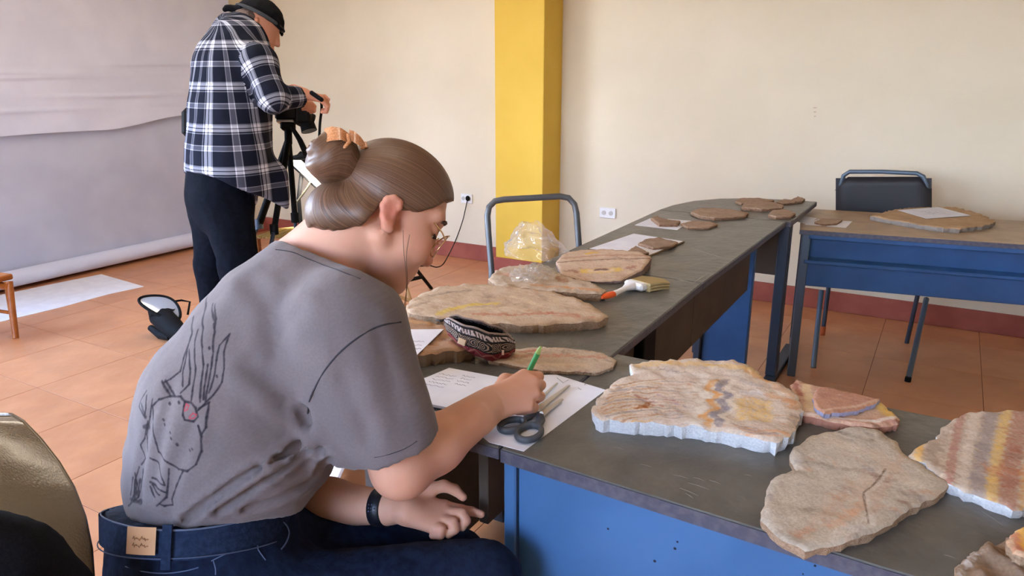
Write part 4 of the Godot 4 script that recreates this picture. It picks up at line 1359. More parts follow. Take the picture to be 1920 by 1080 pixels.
	part("backrest", pc, mat(S(24, 24, 32), 0.55), ch)
	part("seat", G.new().box(Vector3(-0.265, 0.45, -3.98), Vector3(0.42, 0.05, 0.42), 0.02), mat(S(24, 24, 32), 0.55), ch)
	var f0 := P(1702, 715, 0)
	var f1 := P(1525, 690, 0)
	var r0 := P(1700, 643, 0)
	var r1 := P(1542, 628, 0)
	part("leg", G.new().tube([f0, PZ(1737, 560, 3.72)], 0.0125, 8), M.bluetube, ch)
	part("leg", G.new().tube([f1, PZ(1540, 545, 3.75)], 0.0125, 8), M.bluetube, ch)
	part("leg", G.new().tube([r0, Vector3(r0.x + 0.03, 0.5, -4.2), loop[10]], 0.0115, 8), M.darksteel, ch)
	part("leg", G.new().tube([r1, Vector3(r1.x - 0.0, 0.5, -4.2), loop[0]], 0.0115, 8), M.darksteel, ch)
	part("rubber_foot", G.new().tube([r1, r1 + Vector3(0, 0.05, 0)], 0.014, 8), mat(S(176, 84, 40), 0.7), ch)
	part("rubber_foot", G.new().tube([f0, f0 + Vector3(0, 0.02, 0)], 0.0145, 8), M.black, ch)
	# cable from the plug
	var k0 := WZ(877, 372, Z0 + 0.02)
	var cb := thing("power_cable", Vector3(k0.x, 0.0, k0.z), "thin black cable hanging from the socket left of the pillar", "cable")
	part("plug", G.new().ball(k0, Vector3(0.018, 0.02, 0.016)), M.black, cb)
	var cp := [k0, WZ(872, 395, Z0 + 0.03), WZ(868, 412, Z0 + 0.04), WZ(860, 436, Z0 + 0.05), WZ(851, 458, Z0 + 0.06), PZ(838, 484, 4.75), PZ(829, 497, 4.6), PZ(818, 501, 4.5), PZ(805, 498, 4.4), PZ(780, 500, 4.3)]
	part("cord", G.new().tube(smooth(cp, 4), 0.0035, 6), M.black, cb)
	# low folding stand seen under the face
	var fs := thing("folding_stand", P(745, 575, 0.0), "low folding stand with black legs and tan rods on the floor", "stand")
	var l0 := P(743, 586, 0.0)
	var l1 := P(809, 541, 0.0)
	part("leg", G.new().tube([l0, PZ(706, 530, 4.05), PZ(690, 506, 4.0)], 0.011, 8), M.black, fs)
	part("leg", G.new().tube([l1, PZ(783, 508, 4.6), PZ(760, 476, 4.5)], 0.011, 8), M.black, fs)
	part("crossbar", G.new().tube([PZ(730, 534, 4.3), PZ(792, 519, 4.6)], 0.012, 8), M.black, fs)
	part("rod", G.new().tube([PZ(680, 545, 4.0), PZ(730, 548, 4.05), PZ(770, 565, 4.1)], 0.010, 8), mat(S(190, 150, 100), 0.6), fs)
	part("rod", G.new().tube([PZ(770, 565, 4.1), PZ(762, 538, 4.15)], 0.010, 8), mat(S(190, 150, 100), 0.6), fs)
	# white board added to give the bright patch behind the arm
	var wb := P(668, 888, 0.0)
	single("added_white_board", G.new().box(wb + Vector3(0, 0.19, 0), Vector3(0.42, 0.38, 0.012), 0.002, Basis(Vector3.UP, -0.9) * Basis(Vector3.RIGHT, -0.45)), M.white, "white board added as the bright patch behind the seated woman's arm", "board")
	tripod()

func smooth(p: Array, n: int) -> Array:
	var out := []
	for i in p.size() - 1:
		var a: Vector3 = p[maxi(i - 1, 0)]
		var d: Vector3 = p[mini(i + 2, p.size() - 1)]
		for k in n: out.append((p[i] as Vector3).cubic_interpolate(p[i + 1], a, d, float(k) / n))
	out.append(p[p.size() - 1])
	return out

func tripod() -> void:
	var z := 3.95
	var tp := thing("tripod", P(545, 690, 0.0), "black camera tripod in front of the man in the plaid shirt", "tripod")
	var hub := PZ(541, 262, z)
	var mid := [PZ(553, 408, z), PZ(486, 420, z + 0.1), PZ(514, 430, z - 0.2)]
	for k in 3:
		part("leg", G.new().tube([hub, mid[k]], [0.016, 0.015] if k != 1 else [0.018, 0.02], 10), M.black, tp)
		part("lower_leg", G.new().tube([mid[k], Vector3(mid[k].x + (mid[k].x - hub.x) * 1.6, 0.0, mid[k].z + (mid[k].z - hub.z) * 1.6 + 0.02)], 0.010, 10), M.darksteel if k != 1 else M.bluetube, tp)
		part("leg_clamp", G.new().tube([mid[k] + Vector3(0, 0.025, 0), mid[k] - Vector3(0, 0.025, 0)], 0.021, 10), M.black if k != 1 else M.bluetube, tp)
	part("head", G.new().box(PZ(540, 236, z), Vector3(0.07, 0.05, 0.06), 0.01, cam.basis).tube([PZ(540, 232, z), PZ(541, 270, z)], 0.02, 12), M.black, tp)
	part("head_plate", G.new().box(PZ(537, 229, z), Vector3(0.09, 0.012, 0.07), 0.003, cam.basis), M.metal, tp)
	part("pan_handle", G.new().tube([PZ(548, 240, z - 0.05), PZ(562, 262, z - 0.1), PZ(574, 288, z - 0.14)], [0.011, 0.014, 0.016], 10), M.black, tp)
	var ca := thing("photo_camera", PZ(545, 228, z), "black camera body with lens on the tripod", "camera")
	part("body", G.new().box(PZ(540, 213, z), Vector3(0.12, 0.08, 0.08), 0.012, cam.basis), M.black, ca)
	part("lens", G.new().tube([PZ(556, 216, z), PZ(572, 224, z + 0.02), PZ(584, 230, z + 0.04)], [0.044, 0.046, 0.047], 18), M.black, ca)
	part("grip", G.new().box(PZ(571, 212, z - 0.02), Vector3(0.075, 0.12, 0.07), 0.012, cam.basis), M.black, ca)
	part("lens_hood", G.new().tube([PZ(576, 232, z), PZ(580, 246, z)], [0.038, 0.042], 16), M.black, ca)
	var stp := [PZ(602, 187, z), PZ(603, 205, z), PZ(600, 230, z + 0.02), PZ(598, 262, z), PZ(592, 284, z), PZ(578, 289, z)]
	single("camera_strap", G.new().tube(smooth(stp, 5), 0.007, 8, false, 0.35), M.black, "thin black strap hanging from the man's hand", "strap")
	# lamp panel on its stand behind the tripod
	var la := thing("photo_lamp", P(600, 560, 0.0), "photo lamp with a bright white slanted panel behind the tripod", "lamp")
	var zl := 4.25
	var a := PZ(548, 302, zl)
	var b := PZ(604, 354, zl)
	var ex := (b - a).normalized()
	var ey := cam.basis.z.cross(ex).normalized()
	if ey.y < 0: ey = -ey
	var en := ex.cross(ey).normalized()
	var bs := Basis(ex, ey, en)
	var cc := (a + b) / 2 + ey * 0.012
	var em := mat(S(255, 250, 240), 0.5)
	em.emission_enabled = true
	em.emission = S(255, 248, 236)
	em.emission_energy_multiplier = 1.3
	part("panel", G.new().box(cc, Vector3((b - a).length(), 0.052, 0.02), 0.004, bs), em, la, "glowing white panel")
	part("housing", G.new().box(cc + en * -0.02 + ey * 0.012, Vector3((b - a).length() + 0.02, 0.10, 0.02), 0.004, bs), M.black, la)
	part("top_bar", G.new().tube([PZ(546, 297, zl), PZ(572, 293, zl - 0.02), PZ(604, 290, zl)], [0.012, 0.02, 0.012], 10), M.black, la)
	part("stand", G.new().tube([PZ(566, 320, zl + 0.03), PZ(560, 372, zl + 0.03), Vector3(PZ(560, 372, zl + 0.03).x, 0, PZ(560, 372, zl + 0.03).z)], 0.012, 10), M.black, la)
	part("cable", G.new().tube(smooth([PZ(584, 338, zl), PZ(576, 352, zl), PZ(562, 372, zl), PZ(556, 380, zl)], 4), 0.006, 6), mat(S(50, 48, 36), 0.7), la)
	var sp := SpotLight3D.new()
	sp.name = "photo_lamp_light"
	add_child(sp)
	sp.position = cc + en * 0.03 * (1.0 if en.dot(cam.basis.z) > 0 else -1.0)
	sp.look_at(sp.position + Vector3(-0.3, -0.8, -0.2), Vector3.FORWARD)
	sp.light_color = S(255, 244, 225)
	sp.light_energy = 1.2
	sp.light_size = 0.06
	sp.spot_angle = 60
	sp.spot_range = 8
	sp.spot_attenuation = 2
	sp.shadow_enabled = true
	# straw seat seen between the man and the woman
	var ss := thing("straw_stool", P(560, 560, 0.0), "stool with a frayed yellow straw seat behind the woman's shoulder", "stool")
	var q0 := PZ(560, 436, 4.1)
	var sg := G.new()
	for k in 26:
		var s := (k - 12.5) / 12.5
		sg.tube([q0 + cam.basis.x * (s * 0.13) + Vector3(0, 0.006 * sin(k * 2.3), -0.13), q0 + cam.basis.x * (s * 0.13) + Vector3(0, 0.012 + 0.005 * sin(k * 1.7), 0.0), q0 + cam.basis.x * (s * 0.14) + Vector3(0, -0.004, 0.13)], 0.006, 5)
	part("seat", sg, mat(S(198, 166, 100), 0.9), ss).set_meta("kind", "stuff")
	for e in [[-1, -1], [1, -1], [1, 1], [-1, 1]]:
		var p: Vector3 = q0 + cam.basis.x * e[0] * 0.13 + Vector3(0, -0.012, e[1] * 0.12)
		part("leg", G.new().tube([p, Vector3(p.x, 0, p.z)], 0.014, 8), M.wood, ss)

func near_chair() -> void:
	# glossy chair shell at the lower left
	var ch := thing("chair", P(20, 1500, 0.0), "glossy olive-brown moulded chair back at the lower left corner", "chair")
	var m := mat(S(88, 72, 46), 0.26, 0.2, 0.8)
	m.normal_enabled = true
	m.normal_texture = noise_tex(0.05, 512, true, 6.0, null, 71)
	m.normal_scale = 0.3
	m.clearcoat_enabled = true
	m.clearcoat = 1.0
	m.clearcoat_roughness = 0.22
	m.uv1_scale = Vector3(3, 3, 3)
	var edge := [[-10, 778], [20, 779], [42, 792], [75, 826], [108, 868], [136, 915], [157, 970], [169, 1030], [173, 1090], [168, 1180], [150, 1270]]
	var n := edge.size() - 1
	var f := func(u: float, v: float, off: float) -> Vector3:
		var t: float = v * n
		var i := mini(int(t), n - 1)
		var k: float = t - i
		var ex := lerpf(edge[i][0], edge[i + 1][0], k)
		var ey := lerpf(edge[i][1], edge[i + 1][1], k)
		var x := lerpf(-330.0, ex, u)
		var y := ey + 6.0 * (1.0 - u) * (1.0 - v)
		var z := 1.03 + 0.10 * u * u + 0.12 * (1.0 - v) + off
		return PZ(x, y, z)
	part("shell", G.new().grid(func(u, v): return f.call(u, v, 0.0), 28, 40, cam.basis.z).grid(func(u, v): return f.call(u, v, 0.008), 28, 40, -cam.basis.z), m, ch)
	var rim := []
	for k in 41: rim.append(f.call(1.0, k / 40.0, 0.004))
	part("rim", G.new().tube(rim, 0.0045, 8), m, ch)
	var sc := f.call(0.5, 1.0, 0.0) as Vector3
	part("seat", G.new().box(Vector3(sc.x - 0.05, 0.44, sc.z - 0.05), Vector3(0.40, 0.03, 0.40), 0.012, Basis(Vector3.UP, 0.6)), m, ch)
	for e in [[-1, -1], [1, -1], [1, 1], [-1, 1]]:
		var p := Vector3(sc.x - 0.05, 0.43, sc.z - 0.05) + Basis(Vector3.UP, 0.6) * Vector3(e[0] * 0.16, 0, e[1] * 0.16)
		part("leg", G.new().tube([p, Vector3(p.x, 0, p.z)], 0.011, 8), M.black, ch)
	# soft black shape added in front, filling the dark corner of the shell
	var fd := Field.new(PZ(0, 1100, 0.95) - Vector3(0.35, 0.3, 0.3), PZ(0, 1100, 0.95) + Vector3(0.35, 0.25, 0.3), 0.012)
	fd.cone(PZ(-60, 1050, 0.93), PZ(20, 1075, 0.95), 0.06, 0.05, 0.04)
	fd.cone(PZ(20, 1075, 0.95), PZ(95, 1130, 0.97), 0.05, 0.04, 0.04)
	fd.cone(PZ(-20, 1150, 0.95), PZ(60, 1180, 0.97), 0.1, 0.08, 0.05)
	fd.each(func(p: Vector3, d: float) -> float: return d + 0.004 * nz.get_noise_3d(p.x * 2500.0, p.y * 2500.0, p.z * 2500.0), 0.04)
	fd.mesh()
	var bo := put("added_black_shape", [[fd.arrays(), M.blackfab]])
	tag(bo, "soft black shape added in front of the glossy chair, bottom left corner", "bag")

# ------------------------------------------------------------------ people
func around(pts: Array, margin: float, cell: float) -> Field:
	var lo: Vector3 = pts[0]
	var hi: Vector3 = pts[0]
	for p: Vector3 in pts:
		lo = lo.min(p)
		hi = hi.max(p)
	return Field.new(lo - Vector3.ONE * margin, hi + Vector3.ONE * margin, cell)

func chain(f: Field, pts: Array, r: Array, k := 0.008) -> void:
	for i in pts.size() - 1: f.cone(pts[i], pts[i + 1], r[i], r[i + 1], k)

func woman() -> void:
	var rx := cam.basis.x
	var fh := Vector3(-cam.basis.z.x, 0, -cam.basis.z.z).normalized()
	var phi := deg_to_rad(25.0)
	var fwd := rx * cos(phi) + fh * sin(phi)             # the way her chest faces
	var sd := -rx * sin(phi) + fh * cos(phi)             # towards her left shoulder
	var hip := PZ(390, 1060, 1.22)
	var o := thing("person", Vector3(hip.x, 0, hip.z), "seated woman in a grey T-shirt, hair in a bun, writing with a pencil", "person")
	# joints
	var cs := PZ(612, 560, 1.25)
	var sr := cs - sd * 0.155
	var sl := cs + sd * 0.155
	var el := PZ(752, 878, 1.175)
	var wr := PZ(922, 758, 1.345)
	var ell_ := PZ(548, 937, 1.40)
	var wl := PZ(728, 952, 1.315)
	# head frame
	var psi := deg_to_rad(21.0)
	var hf := rx * cos(psi) - cam.basis.z * sin(psi)
	var pt := deg_to_rad(28.0)
	var hx := hf * cos(pt) - cam.basis.y * sin(pt)       # out of the face
	var hy := hf * sin(pt) + cam.basis.y * cos(pt)       # crown
	var hz := hx.cross(hy)                               # towards her right ear
	var ho := PZ(735, 402, 1.25)
	var hb := Basis(hx, hy, hz)
	var H := func(a: float, b: float, c := 0.0) -> Vector3: return ho + hx * a + hy * b + hz * c
	# ---- skin: head and neck
	var f := around([H.call(-0.13, 0, 0), H.call(0.11, 0, 0), H.call(0, 0.13, 0), H.call(0.06, -0.12, 0), H.call(0, 0, 0.08), H.call(0, 0, -0.08), PZ(540, 560, 1.27)], 0.035, 0.0036)
	f.ell(H.call(-0.014, 0.032), hb, Vector3(0.092, 0.082, 0.074), 0.01)
	f.ell(H.call(0.034, -0.028), hb, Vector3(0.045, 0.085, 0.060), 0.015)
	for s in [-1, 1]:
		f.cone(H.call(-0.006, -0.050, s * 0.052), H.call(0.056, -0.098, s * 0.012), 0.018, 0.015, 0.012)
		f.ell(H.call(0.044, -0.034, s * 0.040), hb, Vector3(0.034, 0.034, 0.024), 0.02)
		f.cone(H.call(0.070, 0.026, s * 0.012), H.call(0.059, 0.028, s * 0.045), 0.012, 0.011, 0.015)
		f.cone(H.call(0.069, -0.046, s * 0.011), H.call(0.075, -0.046, s * 0.012), 0.009, 0.008, 0.008)
	f.cone(H.call(-0.02, -0.045), H.call(0.04, -0.076), 0.044, 0.028, 0.015)
	f.cone(H.call(0.057, -0.102), H.call(0.059, -0.100), 0.018, 0.018, 0.012)
	f.ell(H.call(0.055, -0.070), hb, Vector3(0.022, 0.028, 0.030), 0.015)
	f.ell(H.call(0.074, -0.066), hb, Vector3(0.008, 0.006, 0.020), 0.006)
	f.ell(H.call(0.072, -0.077), hb, Vector3(0.008, 0.006, 0.018), 0.006)
	f.cone(H.call(0.072, 0.012), H.call(0.089, -0.040), 0.009, 0.0100, 0.010)
	for s in [-1, 1]: f.ell(H.call(0.077, 0.002, s * 0.032), hb, Vector3(0.016, 0.012, 0.018), 0.012, true).ell(H.call(0.0635, 0.004, s * 0.032), hb, Vector3(0.0128, 0.0118, 0.015), 0.004)
	f.cone(PZ(566, 505, 1.28), H.call(-0.050, -0.040), 0.060, 0.052, 0.02)
	f.cone(PZ(600, 530, 1.26), H.call(-0.035, -0.055), 0.058, 0.044, 0.02)
	f.cone(PZ(566, 520, 1.28), PZ(620, 560, 1.20), 0.055, 0.05, 0.03)
	# near ear: a shell rim, a hollow and a lobe
	var E := func(x: float, y: float, dz: float) -> Vector3: return PZ(x, y, 1.168 + dz)
	chain(f, [E.call(724, 402, 0.006), E.call(718, 385, 0.0), E.call(726, 374, -0.002), E.call(739, 371, 0.0), E.call(750, 379, 0.004), E.call(751, 392, 0.006)], [0.0045, 0.005, 0.0055, 0.0055, 0.0045, 0.003], 0.004)
	chain(f, [E.call(720, 385, 0.002), E.call(719, 405, 0.0), E.call(724, 424, 0.002), E.call(731, 430, 0.004)], [0.005, 0.0055, 0.007, 0.0065], 0.005)
	chain(f, [E.call(735, 395, 0.006), E.call(730, 410, 0.004), E.call(733, 420, 0.005)], [0.004, 0.0045, 0.005], 0.004)
	f.cone(E.call(738, 384, 0.010), E.call(728, 415, 0.012), 0.012, 0.010, 0.006)
	f.cone(E.call(739, 388, -0.004), E.call(735, 410, -0.003), 0.0065, 0.005, 0.003, Vector3.ZERO, 1.0, true)
	f.cone(E.call(739, 410, 0.0), E.call(741, 414, 0.002), 0.0055, 0.004, 0.003, Vector3.ZERO, 1.0, true)
	f.mesh()
	var skin := mat(Color.WHITE, 0.55, 0.0, 0.4)
	skin.vertex_color_use_as_albedo = true
	skin.subsurf_scatter_enabled = true
	skin.subsurf_scatter_strength = 0.12
	var tone := S(206, 152, 126).srgb_to_linear()
	var ruddy := S(196, 116, 96).srgb_to_linear()
	var earc: Vector3 = E.call(735, 400, 0.0)
	var nosec: Vector3 = H.call(0.10, -0.04)
	var cheek: Vector3 = H.call(0.06, -0.03, 0.05)
	var shade := func(p: Vector3, _n: Vector3) -> Color:
		var k := 0.9 * exp(-pow(p.distance_to(earc) / 0.026, 2.0)) + 0.6 * exp(-pow(p.distance_to(nosec) / 0.02, 2.0)) + 0.3 * exp(-pow(p.distance_to(cheek) / 0.03, 2.0))
		k += 0.15 * nz.get_noise_3d(p.x * 3000.0, p.y * 3000.0, p.z * 3000.0)
		return tone.lerp(ruddy, clampf(k, 0, 1))
	var body := f.arrays(null, shade)
	# ---- skin: right arm and hand
	var kn := [PZ(982, 704, 1.395), PZ(1000, 718, 1.383), PZ(1001, 739, 1.368), PZ(990, 761, 1.355)]
	var pip := [PZ(1010, 706, 1.425), PZ(1014, 722, 1.41), PZ(1012, 743, 1.392), PZ(1000, 764, 1.376)]
	var dip := [PZ(1006, 722, 1.448), PZ(1003, 738, 1.436), PZ(998, 754, 1.416), PZ(987, 770, 1.398)]
	var tip := [PZ(990, 735, 1.456), PZ(985, 746, 1.444), PZ(980, 757, 1.42), PZ(970, 771, 1.398)]
	f = around([wr, kn[0], kn[3], pip[1], tip[0], tip[3], PZ(985, 690, 1.46), PZ(900, 790, 1.33)], 0.03, 0.0028)
	f.cone(PZ(895, 780, 1.31), wr, 0.037, 0.032, 0.01, sd, 0.9)
	for i in 4:
		f.cone(wr.lerp(kn[i], 0.12), kn[i], 0.0225 if i < 3 else 0.021, [0.0125, 0.0135, 0.0125, 0.0115][i], 0.014)
		chain(f, [kn[i], pip[i], dip[i], tip[i]], [0.0105, 0.0098, 0.0088, 0.0078], 0.003)
	chain(f, [wr + (kn[0] - wr) * 0.2 + fh * 0.015, PZ(948, 715, 1.41), PZ(972, 712, 1.45), PZ(990, 727, 1.472)], [0.019, 0.014, 0.0115, 0.009], 0.008)
	f.mesh()
	body = join(body, f.arrays(null, shade))
	f = around([sr, el, wr], 0.06, 0.007)
	f.cone(sr, el, 0.052, 0.044, 0.02)
	f.cone(el, el.lerp(wr, 0.35), 0.046, 0.0455, 0.02)
	f.cone(el.lerp(wr, 0.35), wr, 0.0455, 0.033, 0.02)
	f.mesh()
	body = join(body, f.arrays(null, shade))
	# ---- skin: left forearm and the open hand
	f = around([sl, ell_, wl], 0.055, 0.0068)
	f.cone(sl, ell_, 0.050, 0.043, 0.02)
	f.cone(ell_, ell_.lerp(wl, 0.4), 0.042, 0.042, 0.02)
	f.cone(ell_.lerp(wl, 0.4), wl, 0.042, 0.0285, 0.02)
	f.mesh()
	body = join(body, f.arrays(null, shade))
	var zh := 1.30
	var Lh := func(x: float, y: float, dz := 0.0) -> Vector3: return PZ(x, y, zh + dz)
	f = around([wl, Lh.call(905, 965), Lh.call(868, 935, 0.03), Lh.call(820, 1008), Lh.call(800, 910, 0.04)], 0.03, 0.0028)
	f.cone(wl.lerp(ell_, 0.15), wl, 0.030, 0.0275, 0.01)
	f.cone(wl, Lh.call(765, 952, 0.005), 0.0275, 0.024, 0.012)
	var lk := [Lh.call(832, 950, 0.022), Lh.call(830, 962, 0.010), Lh.call(822, 975, -0.002), Lh.call(808, 986, -0.012)]
	for i in 4: f.cone(Lh.call(765, 952 + i * 3, 0.012 - i * 0.008), lk[i], 0.020, 0.0125, 0.014)
	f.cone(Lh.call(760, 940, 0.02), Lh.call(806, 916, 0.03), 0.020, 0.013, 0.014)
	chain(f, [Lh.call(800, 919, 0.03), Lh.call(832, 911, 0.035), Lh.call(852, 918, 0.04), Lh.call(868, 932, 0.04)], [0.0125, 0.0105, 0.0095, 0.0075], 0.004)
	chain(f, [lk[0], Lh.call(864, 956, 0.03), Lh.call(884, 959, 0.03), Lh.call(902, 964, 0.028)], [0.0115, 0.0095, 0.0085, 0.007], 0.003)
	chain(f, [lk[1], Lh.call(866, 963, 0.006), Lh.call(873, 976, 0.0), Lh.call(866, 988, -0.004)], [0.0115, 0.0098, 0.009, 0.008], 0.003)
	chain(f, [lk[2], Lh.call(849, 979, -0.010), Lh.call(852, 992, -0.016), Lh.call(841, 1001, -0.016)], [0.011, 0.0095, 0.009, 0.008], 0.003)
	chain(f, [lk[3], Lh.call(827, 992, -0.022), Lh.call(825, 1003, -0.026), Lh.call(812, 1004, -0.024)], [0.010, 0.0088, 0.008, 0.007], 0.003)
	f.mesh()
	body = join(body, f.arrays(null, shade))
	put("body", [[body, skin]], o)
	# ---- face details
	for s in [-1, 1]:
		part("eye", G.new().ball(H.call(0.0630, 0.000, s * 0.032), Vector3.ONE * 0.0112, 14, 10), mat(S(226, 220, 214), 0.2), o)
		var lash := []
		for k in 7: lash.append(H.call(0.0765 - 0.002 * absf(k - 3), -0.005 + 0.0006 * absf(k - 3), s * (0.020 + 0.0042 * k)))
		part("eyelid", G.new().tube(lash, 0.0022, 6), mat(S(70, 44, 36), 0.7), o)
		var br := []
		for k in 7: br.append(H.call(0.0815 - 0.0035 * pow(maxf(k - 2, 0) / 2.0, 1.5), 0.026 + 0.0015 * k - 0.0004 * k * k, s * (0.012 + 0.0055 * k)))
		part("eyebrow", G.new().tube(br, [0.003, 0.004, 0.0042, 0.004, 0.0035, 0.003, 0.002], 6), mat(S(74, 50, 38), 0.9), o)
	part("lips", G.new().ball(H.call(0.0745, -0.0655), Vector3(0.0075, 0.0055, 0.018), 12, 8, hb).ball(H.call(0.0725, -0.0765), Vector3(0.0075, 0.0055, 0.016), 12, 8, hb), mat(S(176, 92, 82), 0.5), o)
	# ---- glasses
	var gl := thing("glasses", H.call(0.10, -0.03), "thin gold wire glasses with round lenses on the woman's nose", "glasses")
	for s in [-1, 1]:
		var rim := []
		for k in 28:
			var an := TAU * k / 28
			rim.append(H.call(0.092 + 0.004 * sin(an) - 0.006 * absf(s * cos(an)), -0.012 + 0.022 * sin(an), s * 0.033 + 0.024 * cos(an)))
		part("rim", G.new().tube(rim, 0.0012, 6, true), M.gold, gl)
		var lens := G.new()
		lens.sg(1)
		var lc: Vector3 = H.call(0.0905, -0.012, s * 0.033)
		for k in 28: lens.tri(lc, rim[k], rim[(k + 1) % 28], hx)
		part("lens", lens, M.glass, gl)
		part("temple_arm", G.new().tube([H.call(0.088, -0.004, s * 0.058), H.call(0.076, 0.003, s * 0.064), H.call(0.056, 0.010, s * 0.067)], 0.0014, 6), M.gold, gl)
	part("bridge", G.new().tube([H.call(0.091, -0.006, -0.010), H.call(0.095, -0.002, 0.0), H.call(0.091, -0.006, 0.010)], 0.0012, 6), M.gold, gl)
	# ---- hair
	var bun: Vector3 = H.call(-0.126, 0.028, 0.016)
	var himg := Image.create(512, 64, false, Image.FORMAT_RGB8)
	for y in 64:
		for x in 512:
			var t := clampf(0.5 + 0.5 * nfine.get_noise_2d(x * 14.0, y * 2.0) + 0.7 * nfine.get_noise_2d(x * 60.0, y * 3.0 + 99.0), 0, 1)
			himg.set_pixel(x, y, S(68, 44, 30).lerp(S(124, 90, 64), t))
	var hm := mat(Color.WHITE, 0.46, 0.0, 0.5)
	hm.albedo_texture = ImageTexture.create_from_image(himg)
	var hn := himg.duplicate() as Image
	hn.bump_map_to_normal_map(3.0)
	hm.normal_enabled = true
	hm.normal_texture = ImageTexture.create_from_image(hn)
	hm.normal_scale = 0.6
	var line := [[0.085, 0.074], [0.0673, 0.0613], [0.0434, 0.0298], [0.0216, 0.0086], [-0.0138, -0.0054], [-0.030, 0.004], [-0.0413, -0.0502], [-0.0735, -0.0769], [-0.12, -0.0864], [-0.16, -0.088]]
	f = around([H.call(-0.14, -0.08, 0.09), H.call(0.10, 0.14, -0.09), H.call(-0.14, 0.14, -0.09), H.call(0.10, 0.14, 0.09), H.call(0.10, -0.08, 0.0)], 0.012, 0.0036)
	f.ell(H.call(-0.010, 0.034), hb, Vector3(0.100, 0.088, 0.084), 0.02)
	f.ell(H.call(-0.076, -0.042), hb, Vector3(0.054, 0.056, 0.062), 0.015)
	f.ell(H.call(-0.046, -0.030), hb, Vector3(0.050, 0.046, 0.077), 0.015)
	f.each(func(p: Vector3, d: float) -> float:
		var q := p - ho
		var a := q.dot(hx)
		var b := q.dot(hy)
		var lim := 9.0
		for i in line.size() - 1:
			if a <= line[i][0] and a >= line[i + 1][0]:
				lim = lerpf(line[i][1], line[i + 1][1], smoothstep(-0.15, 1.15, (line[i][0] - a) / (line[i][0] - line[i + 1][0]))) + 0.004 * nz.get_noise_2d(a * 9000.0, b * 1500.0)
				break
		if a > line[0][0]: lim = 0.075
		var w := p - bun
		var an := atan2(w.dot(hz), w.dot(hy))
		d += 0.0011 * nz.get_noise_2d(an * 900.0, w.length() * 260.0)
		return maxf(d, (lim - b) * 0.75), 0.03)
	f.mesh()
	var hair_uv := func(p: Vector3, _n: Vector3) -> Vector2:
		var w := p - bun
		return Vector2(atan2(w.dot(hz), w.dot(hy)) / TAU * 2.0, w.length() * 1.5)
	var hair := put("hair", [[f.split(func(p: Vector3, c: Vector3) -> Vector2:
		var u: Vector2 = hair_uv.call(p, p)
		var uc: Vector2 = hair_uv.call(c, c)
		if u.x - uc.x > 1.0: u.x -= 2.0
		elif uc.x - u.x > 1.0: u.x += 2.0
		return u), hm]], o)
	var bt := Basis(hx, 0.0)
	bt = hb
	f = around([bun], 0.065, 0.0032)
	f.ell(bun, bt, Vector3(0.041, 0.045, 0.044), 0.01)
	f.ell(bun + hx * 0.03 + hy * 0.0, bt, Vector3(0.03, 0.028, 0.028), 0.01)
	f.each(func(p: Vector3, d: float) -> float:
		var w := p - bun
		var an := atan2(w.dot(hz), w.dot(hy))
		var r := Vector2(w.dot(hz), w.dot(hy)).length()
		return d + 0.0026 * sin(an * 2.0 + r * 190.0 + w.dot(hx) * 60.0) + 0.0012 * nz.get_noise_2d(an * 200.0 + r * 9000.0, w.dot(hx) * 5000.0), 0.02)
	f.mesh()
	put("hair_bun", [[f.arrays(func(p: Vector3, _n: Vector3) -> Vector2:
		var w := p - bun
		return Vector2(Vector2(w.dot(hz), w.dot(hy)).length() * 9.0 + w.dot(hx) * 5.0 + atan2(w.dot(hz), w.dot(hy)) / TAU, atan2(w.dot(hz), w.dot(hy)) * 0.12)), hm]], hair)
	for st in [[[756, 432], [757, 470], [762, 520], [761, 570], [757, 610], [755, 640]], [[768, 440], [762, 480], [764, 530], [758, 575], [757, 625]]]:
		var l := []
		for q in st: l.append(PZ(q[0], q[1], 1.175 + (q[1] - 430) * 0.0003))
		part("loose_strand", G.new().tube(smooth(l, 4), 0.0006, 5), mat(S(112, 82, 62), 0.5), hair)
	# claw clip and hair stick
	var cp := thing("hair_clip", PZ(645, 265, 1.22), "tan tortoiseshell claw clip on top of the hair bun", "hair clip")
	var cm := tri_mat(S(170, 104, 62), S(224, 164, 118), 0.25, 0.06, 9.0, 0.0, 0.6, 80)
	var plate := func(pts: Array, z0: float, z1: float) -> G:
		var g := G.new()
		for off in [0.0, 0.003]:
			g.grid(func(u, v):
				var n := pts.size() / 2 - 1
				var t: float = u * n
				var i := mini(int(t), n - 1)
				var a := Vector2(pts[i][0], pts[i][1]).lerp(Vector2(pts[i + 1][0], pts[i + 1][1]), t - i)
				var b := Vector2(pts[i + n + 1][0], pts[i + n + 1][1]).lerp(Vector2(pts[i + n + 2][0], pts[i + n + 2][1]), t - i)
				var c := a.lerp(b, v)
				return PZ(c.x, c.y, lerpf(z0, z1, v) - 0.012 * sin(PI * u) + off), 12, 6, cam.basis.z if off == 0.0 else -cam.basis.z)
		return g
	part("claw", plate.call([[608, 241], [622, 237], [640, 240], [654, 250], [607, 268], [620, 264], [640, 262], [652, 268]], 1.185, 1.170), cm, cp)
	part("claw", plate.call([[655, 243], [664, 246], [676, 256], [687, 272], [654, 262], [662, 266], [672, 272], [682, 280]], 1.20, 1.185), cm, cp)
	part("claw_tooth", G.new().tube([PZ(652, 252, 1.17), PZ(655, 266, 1.165), PZ(644, 278, 1.165), PZ(625, 278, 1.17)], [0.003, 0.0035, 0.003, 0.0015], 8), cm, cp)
	part("claw_tooth", G.new().tube([PZ(684, 268, 1.20), PZ(687, 276, 1.195), PZ(676, 279, 1.19)], [0.003, 0.003, 0.0015], 8), cm, cp)
